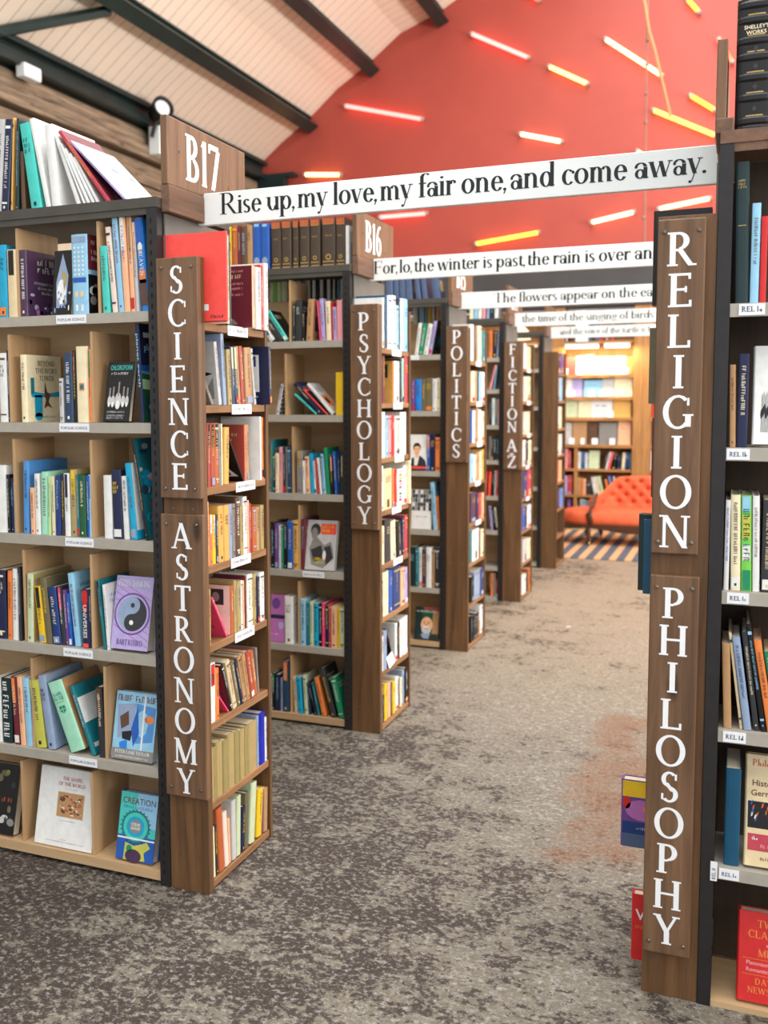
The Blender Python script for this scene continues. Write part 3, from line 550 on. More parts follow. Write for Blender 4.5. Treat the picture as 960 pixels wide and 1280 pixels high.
        pg([(0, .44), (1, .40), (1, .30), (0, .34)], 'c_lgn', 2); words(mb, lambda a, b: f(a, b, 2), 'planet', w*.1, h*.73, h*.07, w*.8, 'c_sb', 'l'); r(.1, .86, .5, .91, 'c_wh', 2)
        for k in range(26): d(rng.uniform(.05, .95), rng.uniform(.02, .32), .04, .03, rng.choice(('c_gn', 'c_lgn', 'c_nb', 'c_dg')), 3, n=6)
    elif kind == 'marble':
        for k in range(60): d(rng.uniform(.06, .94), rng.uniform(.03, .96), rng.uniform(.03, .14), rng.uniform(.02, .07), rng.choice(('c_te', 'c_ro', 'c_lg', 'c_db', 'c_pk', 'c_cy')), k % 3, n=7)
    elif kind == 'cyan':
        r(0, 0, 1, .12, 'c_cy'); d(.7, .4, .25, .22, 'c_dk', 0, n=16); d(.66, .42, .15, .14, 'c_gy', 1, n=12)
    elif kind == 'yin':
        pr_ = lambda a, b: (w*.5+a*h*.235, h*.485+b*h*.235)
        for y in range(-6, 14): mb.poly([f(0.02*w, h*(.05+.09*y), 0), f(w*.98, h*(.05+.09*y-.28), 0), f(w*.98, h*(.062+.09*y-.28), 0), f(.02*w, h*(.062+.09*y), 0)], 'c_li') if 0 < .05+.09*y-.28 and .062+.09*y < 1 else None
        def arc(cx, cy, R, a0, a1, n=16): return [pr_(cx+R*math.cos(math.radians(a0+(a1-a0)*k/n)), cy+R*math.sin(math.radians(a0+(a1-a0)*k/n))) for k in range(n+1)]
        mb.poly([f(*p, 1) for p in arc(0, 0, 1.22, 0, 360, 32)[:-1]], 'c_pu'); mb.poly([f(*p, 2) for p in arc(0, 0, 1.12, 0, 360, 32)[:-1]], 'c_lv')
        mb.poly([f(*p, 3) for p in arc(0, 0, 1, 0, 360, 32)[:-1]], 'c_lb')
        mb.poly([f(*p, 4) for p in arc(0, 0, 1, -90, 90, 20)], 'c_ch'); mb.poly([f(*p, 5) for p in arc(0, .5, .5, 0, 360, 20)[:-1]], 'c_lb'); mb.poly([f(*p, 5) for p in arc(0, -.5, .5, 0, 360, 20)[:-1]], 'c_ch')
        mb.poly([f(*p, 6) for p in arc(0, .5, .14, 0, 360, 14)[:-1]], 'c_ch'); mb.poly([f(*p, 6) for p in arc(0, -.5, .14, 0, 360, 14)[:-1]], 'c_wh')
        words(mb, lambda a, b: f(a, b, 6), 'FUZZY THINKING', w*.5, h*.86, h*.085, w*.86, 'c_wh', serif=True); words(mb, lambda a, b: f(a, b, 6), 'BART KOSKO', w*.5, h*.06, h*.075, w*.7, 'c_pu', serif=True)
    elif kind == 'shield': pass
    elif kind == 'teal':
        r(.0, .46, 1, .82, 'c_wh'); words(mb, lambda a, b: f(a, b, 1), 'W', w*.72, h*.7, h*.09, w*.2, 'c_ch', serif=True); r(.05, .1, .4, .16, 'c_wh')
    elif kind == 'sci':
        squiggle(mb, w*.04, w*.97, h*.86, h*.95, lambda a, b: f(a, b, 1), 'c_br', rng, .08); pg([(.05, .8), (.5, .84), (.46, .4), (.1, .3)], 'c_lb'); pg([(.5, .84), (.98, .8), (.95, .3), (.55, .25)], 'c_mb')
        pg([(.12, .62), (.32, .72), (.36, .52), (.18, .44)], 'c_br', 1); pg([(.2, .4), (.46, .44), (.42, .28), (.22, .3)], 'c_bk', 1); d(.66, .55, .16, .2, 'c_sb', 1, n=8); d(.84, .62, .12, .06, 'c_or', 1, n=8)
        pg([(.16, .24), (.34, .3), (.36, .14), (.18, .14)], 'c_bs', 1); r(.68, .16, .72, .97, 'c_wh', 2); pg([(.42, .46), (.54, .8), (.62, .4), (.5, .2)], 'c_bl', 2)
        r(0, 0, 1, .16, 'c_gy', 3); words(mb, lambda a, b: f(a, b, 4), 'PETER LANE TAYLOR', w*.5, h*.09, h*.05, w*.84, 'c_wh', serif=True); squiggle(mb, w*.1, w*.9, h*.03, h*.055, lambda a, b: f(a, b, 4), 'c_wh', rng)
    elif kind == 'dark':
        for k in range(26): d(rng.uniform(.08, .92), rng.choice((rng.uniform(.1, .3), rng.uniform(.7, .9), rng.uniform(.1, .9))), rng.uniform(.03, .11), rng.uniform(.02, .07), rng.choice(('c_lm', 'c_ol', 'c_ch', 'c_gy', 'c_lg', 'c_dk')), k % 3, n=7)
        squiggle(mb, w*.3, w*.9, h*.46, h*.52, lambda a, b: f(a, b, 3), 'c_rs', rng)
    elif kind == 'shape':
        W('THE SHAPE', .56, .85, .045, 'c_ro', .48, True); W('OF THE WORLD', .56, .78, .045, 'c_ro', .64, True); squiggle(mb, w*.46, w*.66, h*.735, h*.75, lambda a, b: f(a, b, 1), 'c_lb', rng)
        r(.33, .38, .80, .70, 'c_cr'); r(.34, .385, .79, .695, 'c_tn', 1)
        for k in range(46): d(rng.uniform(.38, .76), rng.uniform(.42, .66), rng.uniform(.01, .035), rng.uniform(.006, .02), rng.choice(('c_cr', 'c_rs', 'c_br', 'c_bd', 'c_iv')), 2, n=6)
        d(.42, .61, .05, .035, 'c_br', 2, n=8); squiggle(mb, w*.42, w*.68, h*.33, h*.345, lambda a, b: f(a, b, 1), 'c_lb', rng)
        for y in (.09, .06): squiggle(mb, w*(.2 if y < .08 else .45), w*(.85 if y < .08 else .55), h*y, h*(y+.012), lambda a, b: f(a, b, 1), 'c_gy', rng)
    elif kind == 'creation':
        r(0, .36, 1, 1, 'c_tq'); r(.45, .5, 1, 1, 'c_sb', 1); W('CREATION', .5, .83, .095, 'c_mr', .9); squiggle(mb, w*.1, w*.9, h*.76, h*.80, lambda a, b: f(a, b, 2), 'c_bl', rng)
        d(.46, .50, .38, .24, 'c_te', 2, n=28); d(.46, .50, .33, .21, 'c_tq', 3, n=28); d(.46, .50, .24, .15, 'c_cy', 4, n=24); d(.46, .50, .16, .10, 'c_gy', 5, n=20)
        words(mb, lambda a, b: f(a, b, 6), 'STEVE', w*.46, h*.51, h*.045, w*.24, 'c_wh'); words(mb, lambda a, b: f(a, b, 6), 'GRAND', w*.46, h*.455, h*.045, w*.26, 'c_wh')
        for k in range(24): a = math.radians(15*k); d(.46+.40*math.cos(a), .50+.25*math.sin(a), .022, .012, 'c_ch', 3, n=4)
        r(0, 0, 1, .32, 'c_bl', 0); r(0, .31, 1, .335, 'c_wh', 6); pg([(.2, 0), (.22, .26), (.46, .22), (.70, .27), (.8, .3), (.9, .22), (.74, .14), (.78, .02)], 'c_lm', 6); d(.46, .07, .22, .1, 'c_pl', 7, n=14); d(.34, .17, .08, .06, 'c_gn', 7, n=8)
    elif kind == 'red': r(.58, .13, .72, .20, 'c_wh'); squiggle(mb, w*.75, w*.95, h*.045, h*.08, lambda a, b: f(a, b, 1), 'c_mr', rng, .1); r(.0, .0, 1, .012, 'c_mr')
    elif kind == 'maroon':
        for y in (.9, .8, .7, .62, .52): squiggle(mb, w*.12, w*.75, h*y, h*(y+.06 if y == .8 else y+.035), lambda a, b: f(a, b, 1), 'c_cr' if y == .8 else 'c_pk', rng, .12)
        pg([(.1, .04), (.1, .3), (.3, .26), (.6, .06)], 'c_gy'); pg([(.1, .3), (.3, .5), (.46, .14), (.2, .2)], 'c_ch', 1)
    elif kind == 'bird': pg([(.2, .9), (.5, .55), (.9, .5), (.6, .45), (.2, .5)], 'c_bk'); pg([(.5, .1), (.9, .45), (.9, .1)], 'c_gy', 1)
    elif kind == 'sticker': r(.14, .22, .74, .86, 'c_wh'); r(.18, .66, .66, .84, 'c_nb', 1); d(.4, .76, .12, .05, 'c_sb', 2, n=9); r(.4, .12, .7, .15, 'c_lb')
    elif kind == 'ribbon': pg([(.04, .1), (.3, .5), (.55, .72), (.8, .6), (.6, .34), (.9, .12)], 'c_wh'); pg([(.3, .14), (.42, .34), (.6, .3), (.7, .14)], 'c_bk', 1); pg([(.55, .42), (.62, .60), (.68, .56), (.62, .4)], 'c_bk', 1)
    elif kind == 'pink': [squiggle(mb, w*.1, w*.8, h*y, h*(y+.09), lambda a, b: f(a, b, 1), 'c_mr', rng) for y in (.62, .46, .22)]
    elif kind == 'photo': r(.35, .6, .8, .92, 'c_ch'); d(.55, .76, .12, .1, 'c_gy', 1, n=9); pg([(.1, .05), (.7, .1), (.5, .5), (.2, .4)], 'c_lg', 1)
    elif kind == 'map':
        for k in range(16): d(rng.uniform(.1, .9), rng.uniform(.1, .9), rng.uniform(.03, .12), rng.uniform(.02, .08), rng.choice(('c_lg', 'c_lb', 'c_wh')), k % 3, n=7)
    elif kind == 'zebra':
        for k in range(7):
            for j in range(6): s = 1 if (j % 2) else -1; mb.poly([f(w*(.04+.155*j), h*(.02+.14*k+.0), 1), f(w*(.04+.155*(j+1)), h*(.02+.14*k+.10*s if s > 0 else .02+.14*k+.0), 1), f(w*(.04+.155*(j+1)), h*min(.99, .02+.14*k+(.17 if s > 0 else .07)), 1), f(w*(.04+.155*j), h*(.02+.14*k+.07), 1)], 'c_bk')
    elif kind == 'bwphoto':
        r(.02, .02, .98, .98, 'c_lg'); d(.28, .80, .17, .13, 'c_ch', 1, n=12); d(.25, .73, .11, .12, 'c_gy', 2, n=12); pg([(.2, .62), (.34, .66), (.6, .5), (.82, .58), (.9, .42), (.95, .25), (.6, .04), (.2, .1), (.1, .42)], 'c_gy', 1)
        pg([(.15, .4), (.5, .5), (.62, .25), (.3, .14)], 'c_ch', 2); pg([(.6, .46), (.8, .5), (.92, .26), (.7, .1)], 'c_ch', 2); pg([(.42, .62), (.62, .52), (.68, .58), (.5, .68)], 'c_lg', 3); d(.62, .3, .06, .1, 'c_wh', 3, n=8)
        r(.46, .72, .97, .93, 'c_cl', 4); words(mb, lambda a, b: f(a, b, 5), '', 0, 0, 1, 1, 'c_ye')
        squiggle(mb, w*.5, w*.93, h*.85, h*.90, lambda a, b: f(a, b, 5), 'c_ye', rng, .1); squiggle(mb, w*.5, w*.93, h*.76, h*.82, lambda a, b: f(a, b, 5), 'c_ye', rng, .1)
        squiggle(mb, w*.3, w*.76, h*.2, h*.25, lambda a, b: f(a, b, 5), 'c_ye', rng, .1); squiggle(mb, w*.3, w*.7, h*.13, h*.18, lambda a, b: f(a, b, 5), 'c_lm', rng, .1)
    elif kind == 'band': r(0, .5, 1, .58, 'c_nv', 1); d(.35, .82, .3, .12, 'c_pu', 0, n=12); d(.75, .36, .2, .08, 'c_lv', 0, n=10); squiggle(mb, w*.05, w*.6, h*.15, h*.18, lambda a, b: f(a, b, 1), 'c_wh', rng)
    elif kind == 'portrait':
        pg([(.06, .14), (.12, .32), (.34, .42), (.66, .40), (.92, .28), (.98, .14)], 'c_ch', 0); pg([(.30, .14), (.26, .38), (.42, .45), (.56, .38), (.46, .14)], 'c_wh', 1); d(.42, .57, .185, .155, 'c_pe', 2, n=18); r(.36, .36, .50, .46, 'c_pe', 2)
        pg([(.22, .56), (.20, .68), (.30, .76), (.50, .77), (.64, .68), (.62, .56), (.58, .66), (.42, .69), (.28, .66)], 'c_bk', 3)
        for x in (.35, .50): d(x, .60, .03, .014, 'c_bk', 3, n=8)
        pg([(.43, .59), (.40, .53), (.46, .53)], 'c_tn', 3); r(.36, .49, .50, .502, 'c_ro', 3); r(.04, .05, .98, .11, 'c_cl', 3); r(.0, .0, 1, .05, 'c_ch', 2); r(0, .11, 1, .14, 'c_ch', 2)
    elif kind == 'grid':
        r(0, .46, 1, 1, 'c_lg')
        for i in range(7):
            for j in range(5): r(.03+.14*i, .47+.105*j, .15+.14*i, .565+.105*j, rng.choice(('c_ch', 'c_gy', 'c_wh', 'c_bk', 'c_gy')), 1)
        squiggle(mb, w*.1, w*.85, h*.30, h*.335, lambda a, b: f(a, b, 1), 'c_ro', rng)
    elif kind == 'beard':
        r(.3, 0, 1, 1, 'c_dg'); r(.74, .2, 1, .9, 'c_tn', 1); pg([(.1, 0), (.2, .2), (.5, .12), (.9, .2), (1, 0)], 'c_ch', 2); pg([(.26, .16), (.44, .22), (.66, .2), (.6, .04), (.36, .04)], 'c_lb', 3)
        d(.50, .46, .25, .24, 'c_pe', 4, n=22); d(.49, .30, .20, .12, 'c_lg', 5, n=16); d(.49, .40, .13, .035, 'c_wh', 6, n=10); r(.42, .335, .56, .355, 'c_ro', 7)
        for x in (.39, .58): d(x, .51, .04, .018, 'c_br', 6, n=8); d(x, .555, .06, .012, 'c_gy', 6, n=8)
        pg([(.48, .52), (.43, .42), (.54, .42)], 'c_tn', 6); squiggle(mb, w*.05, w*.9, h*.84, h*.90, lambda a, b: f(a, b, 3), 'c_wh', rng, .1); r(.35, .93, 1, 1, 'c_ro', 3)
    elif kind == 'line': squiggle(mb, w*.25, w*.75, h*.66, h*.70, lambda a, b: f(a, b, 1), 'c_gy', rng)
    elif kind == 'title': squiggle(mb, w*.2, w*.8, h*.60, h*.69, lambda a, b: f(a, b, 1), 'c_bl', rng, .08)
    elif kind == 'trees':
        for k in range(12): x = .3+.05*k; pg([(x, .12), (x+.02, .12), (x+.05, .5+.03*(k % 3)), (x+.03, .5)], 'c_bk', k % 2); d(x+.02, .3+.02*(k % 4), .05, .05, 'c_ch', 1, n=6)
    elif kind == 'phil':
        words(mb, lambda a, b: f(a, b, 1), 'Philosophy', w*.10, h*.90, h*.06, w*.84, 'c_rs', 'l', True); words(mb, lambda a, b: f(a, b, 1), 'History', w*.10, h*.72, h*.055, w*.7, 'c_br', 'l'); words(mb, lambda a, b: f(a, b, 1), 'Germany', w*.08, h*.63, h*.055, w*.7, 'c_br', 'l')
        r(.03, .34, 1, .58, 'c_bk')
        for k in range(34): x, y = rng.uniform(.05, .95), rng.uniform(.36, .54); pg([(x, y), (x+.03, y+.01), (x+.05, y+.05), (x+.01, y+.035)], rng.choice(('c_cl', 'c_bl', 'c_rs', 'c_iv')), 1)
        r(.04, .14, 1, .29, 'c_ro', 1); words(mb, lambda a, b: f(a, b, 2), 'the', w*.12, h*.235, h*.035, w*.3, 'c_wh', 'l', True); squiggle(mb, w*.3, w*.9, h*.17, h*.20, lambda a, b: f(a, b, 2), 'c_pk', rng); squiggle(mb, w*.3, w*.8, h*.06, h*.085, lambda a, b: f(a, b, 2), 'c_br', rng)
    elif kind == 'two':
        for t, y, s in (('TWO', .83, .085), ('CLASSES', .71, .085), ('MEN', .51, .085)): words(mb, lambda a, b: f(a, b, 1), t, w*(.5), h*y, h*s, w*(.88 if len(t) > 3 else .5), 'c_or', serif=True)
        words(mb, lambda a, b: f(a, b, 1), 'of', w*.5, h*.625, h*.06, w*.2, 'c_pk', serif=True); r(.06, .475, .96, .48, 'c_or', 1); r(.06, .30, .96, .305, 'c_or', 1)
        for t, y in (('Platonism', .41), ('Romantic', .335)): words(mb, lambda a, b: f(a, b, 1), t, w*.12, h*y, h*.045, w*.7, 'c_pk', 'l')
        words(mb, lambda a, b: f(a, b, 1), 'DAVID', w*.5, h*.20, h*.07, w*.6, 'c_or', serif=True); words(mb, lambda a, b: f(a, b, 1), 'NEWSOME', w*.5, h*.10, h*.07, w*.84, 'c_or', serif=True)
    else: generic_art(mb, f, w, h, 'wh', rng)
def spine_art(style, s2, mb, t, h, bulge, col, rng):
    y = -bulge-.0005; a, b = t*.22, t*.78; F = lambda u, v, l=0: (u, y-.0003*l, v)
    R_ = lambda u0, v0, u1, v1, m, l=0: rect(mb, lambda p, q: F(p, q, l), u0, v0, u1, v1, m)
    ink = ('c_'+rng.choice(('iv', 'wh', 'cr', 'ye', 'sb'))) if col in DARK else 'c_'+rng.choice(('ch', 'nv', 'mr', 'bl', 'br', 'ch'))
    if s2: R_(a, h*.62, b, h*.985, 'c_'+s2) if style != 'p' else None
    if style == 'n': return
    def down(v0, v1, u0, u1, m, txt=None, serif=False):
        if txt:
            P, wd = line_of(txt, .16, .08, .05, .05) if serif else sans(txt); s = (u1-u0); k = (v0-v1)/(wd*s)
            for p in P: mb.poly([F(u0+(py*.95)*s+.0, v0-px*s*k, 2) for px, py in p], m)
        else: squiggle(mb, -v0, -v1, u0, u1, lambda p, q: F(q, -p, 1), m, rng, .25)
    if style == 'lt':
        for v in (.03, .10, .86, .93): R_(a*.4, h*v, t-a*.4, h*(v+.018), 'gilt')
        R_(a*.3, h*.87, t-a*.3, h*.99, 'c_rs', 1); R_(a*.3, h*.005, t-a*.3, h*.04, 'c_tn', 1); disc(mb, lambda p, q: F(p, q, 1), t/2, h*.2, t*.2, t*.2, 'gilt', 14); disc(mb, lambda p, q: F(p, q, 2), t/2, h*.2, t*.13, t*.13, 'c_lt', 12)
        squiggle(mb, t*.25, t*.75, h*.62, h*.65, lambda p, q: F(p, q, 1), 'gilt', rng); return
    if style == 'shel':
        for v in (.04, .10, .27, .42, .57, .69, .84, .95):
            n = 10; pts = []
            for k in range(n+1): ang = math.pi*k/n; pts.append((t/2-t/2*math.cos(ang), -bulge*math.sin(ang)))
            for (x0, y0), (x1, y1) in zip(pts, pts[1:]): mb.add([(x0, y0-.004, h*v-.004), (x1, y1-.004, h*v-.004), (x1, y1-.004, h*v+.006), (x0, y0-.004, h*v+.006), (x0, y0, h*v-.010), (x1, y1, h*v-.010), (x1, y1, h*v+.012), (x0, y0, h*v+.012)], [(0, 1, 2, 3), (4, 5, 1, 0), (3, 2, 6, 7)], 'c_bk'); mb.add([(x0, y0-.0006, h*v+.012), (x1, y1-.0006, h*v+.012), (x1, y1-.0006, h*v+.0145), (x0, y0-.0006, h*v+.0145)], [(0, 1, 2, 3)], 'gilt')
        for txt, v in (("SHELLEY'S", .775), ('WORKS', .735)):
            P, wd = sans(txt); s = .009
            for p in P: mb.poly([F(t/2+(q[0]-wd/2)*s, h*v+q[1]*s, 3) for q in p], 'c_iv')
        for v in (.19, .35, .50, .63): mb.poly([F(t/2+dx, h*v+dz, 3) for dx, dz in ((-.006, 0), (0, -.008), (.006, 0), (0, .008))], 'c_ch')
        return
    if style == 'crest': R_(a, h*.93, b, h*.985, 'c_sb', 1); disc(mb, lambda p, q: F(p, q, 1), t/2, h*.2, t*.34, t*.45, 'c_lb', 12); return
    if style == 'shield':
        squiggle(mb, t*.2, t*.8, h*.80, h*.845, lambda p, q: F(p, q, 1), 'c_te', rng); squiggle(mb, t*.16, t*.84, h*.73, h*.785, lambda p, q: F(p, q, 1), 'c_gn', rng); R_(t*.2, h*.70, t*.8, h*.705, 'c_gn', 1)
        mb.poly([F(t*x, h*v, 1) for x, v in ((.3, .65), (.7, .65), (.7, .58), (.5, .54), (.3, .58))], 'c_gn'); R_(t*.48, h*.55, t*.52, h*.645, 'c_mi', 2); R_(t*.32, h*.595, t*.68, h*.605, 'c_mi', 2); return
    if style == 'univ': R_(a*.5, h*.79, t-a*.5, h*.97, 'c_rd', 1); down(h*.74, h*.17, a, b, 'c_wh', 'UNIVERSES'); R_(a*.5, h*.01, t-a*.5, h*.08, 'c_cl', 1); return
    if style == 'planet': down(h*.9, h*.36, a*.9, b, 'c_sb', 'planet earth'); return
    if style == 'sky':
        R_(a*.4, h*.72, t-a*.4, h*.99, 'c_bl', 1); disc(mb, lambda p, q: F(p, q, 2), t*.5, h*.68, t*.3, h*.06, 'c_wh', 12); R_(a*.4, h*.06, t-a*.4, h*.34, 'c_br', 1); R_(a*.4, h*.30, t-a*.4, h*.44, 'c_or', 1); down(h*.66, h*.38, a, b, 'c_wh', 'HEAVEN', True); return
    if style == 'gold': squiggle(mb, a, b, h*.86, h*.875, lambda p, q: F(p, q, 1), 'gilt', rng); squiggle(mb, a, b, h*.835, h*.85, lambda p, q: F(p, q, 1), 'gilt', rng); squiggle(mb, a, b, h*.815, h*.83, lambda p, q: F(p, q, 1), 'gilt', rng); R_(a, h*.55, b, h*.555, 'gilt', 1); return
    if style == 'grad': R_(a*.6, h*.55, t-a*.6, h*.8, 'c_lm', 1); R_(a*.6, h*.84, t-a*.6, h*.99, 'c_sb', 1); R_(a*.6, h*.32, t-a*.6, h*.48, 'c_wh', 1); R_(a*.6, h*.01, t-a*.6, h*.22, 'c_gn', 1); down(h*.86, h*.3, a, b, 'c_te'); return
    if style == 'eye': disc(mb, lambda p, q: F(p, q, 1), t*.5, h*.93, t*.18, t*.18, 'c_bk', 14); disc(mb, lambda p, q: F(p, q, 2), t*.5, h*.935, t*.12, t*.12, 'c_wh', 12); return
    if style == 'multi':
        for k, c in enumerate(('lv', 'or', 'ye', 'ro', 'pk', 'hp', 'wh', 'gn', 'lb', 'rd')): disc(mb, lambda p, q: F(p, q, 1), t*.45, h*(.92-.085*k), t*.26, h*.035, 'c_'+c, 10)
        return
    if style == 'p':
        R_(a*.4, h*.90, t-a*.4, h*.97, 'c_lb', 1); R_(a*.4, h*.4, t-a*.4, h*.46, 'c_bl', 1)
        for k in range(7):
            for j in range(3): mb.poly([F(t*(.25+.25*j)+dx*t*.08, h*(.5+.055*k)+dz*h*.02, 1) for dx, dz in ((-1, 0), (0, -1), (1, 0), (0, 1))], 'c_wh')
        for x in (.32, .66): disc(mb, lambda p, q: F(p, q, 1), t*x, h*.25, t*.12, h*.045, 'c_cr', 10); R_(t*(x-.08), h*.04, t*(x+.08), h*.12, 'c_wh', 1)
        return
    if style == 'q': R_(t*.3, h*.42, t*.7, h*.52, 'c_or', 1); R_(t*.34, h*.44, t*.66, h*.5, 'c_te', 2); return
    k = rng.random()
    if style == 'bb': down(h*.95, h*.1, a, b, 'c_wh'); return
    if k < .22: R_(a*.6, h*.90, t-a*.6, h*.93, ink, 1); R_(a*.6, h*.10, t-a*.6, h*.12, ink, 1)
    elif k < .36: R_(a*.5, h*.03, t-a*.5, h*.14, 'c_'+rng.choice(('wh', 'bk', 'or', 'rd', 'lb')), 1)
    v0 = h*rng.uniform(.82, .93); v1 = h*rng.uniform(.25, .5)
    if t > .03 and rng.random() < .55:
        for i in range(3): squiggle(mb, a, b, h*(.78-.06*i), h*(.78-.06*i)+min(.014, h*.045), lambda p, q: F(p, q, 2), ink, rng)
    elif t > .007: q = min((b-a)*.66, .011); down(v0, v1, t/2-q/2, t/2+q/2, ink)
    if rng.random() < .5: R_(t*.38, h*.05, t*.62, h*.05+t*.3, ink, 2)
def book_case(mb, t, d, h, col, cover=None, art=None, style=None, s2=None, rng=random, side=1, detail=True):
    """cover (boards + rounded spine) with its printing; local x = thickness, y = depth from the spine, z = up"""
    ct = min(.0022, t*.16); bulge = min(.005, t*.16) if style != 'shel' else .016; m = 'c_'+col; n = 6 if style != 'shel' else 12
    sp = [(t/2-t/2*math.cos(math.pi*k/n), -bulge*math.sin(math.pi*k/n)**.7) for k in range(1, n)]
    prof = [(0, d), (0, 0)]+sp+[(t, 0), (t, d), (t-ct, d), (t-ct, ct), (ct, ct), (ct, d)]
    mb.prism(prof, 0, h, m)
    if not detail: return
    spine_art(style or '', s2, mb, t, h, bulge, col, rng)
    for sd in (1, -1):
        f = (lambda u, v, l=0: (t+.0004+.0002*l, u, v)) if sd == 1 else (lambda u, v, l=0: (-.0004-.0002*l, d-u, v))
        if cover and sd == side: rect(mb, lambda a, b: f(a, b, -1), .001, .0005, d-.0005, h-.0005, 'c_'+cover)
        if sd == side: (ART(art, mb, f, d, h, rng) if art else generic_art(mb, f, d, h, cover or col, rng))
def pages(mb, t, d, h):
    ct = min(.0022, t*.16); mb.box(ct+.0003, t-ct-.0003, ct+.0004, d-.003, .0025, h-.0025, 'paper')
BAY = {'science': 'SCIENCE bay', 'psychology': 'PSYCHOLOGY bay', 'politics': 'POLITICS bay', 'fiction': 'FICTION bay', 'plain': 'unlettered last bay', 'wall': 'end-wall bookcase', 'religion': 'RELIGION bookcase'}
ORD = ['top', 'second', 'third', 'fourth', 'fifth', 'sixth', 'seventh', 'eighth']
NTH = ['first', 'second', 'third', 'fourth', 'fifth', 'sixth', 'seventh', 'eighth', 'ninth', 'tenth', 'eleventh', 'twelfth', 'thirteenth', 'fourteenth', 'fifteenth', 'sixteenth', 'seventeenth', 'eighteenth', 'nineteenth', 'twentieth', 'twenty-first', 'twenty-second', 'twenty-third', 'twenty-fourth', 'twenty-fifth']
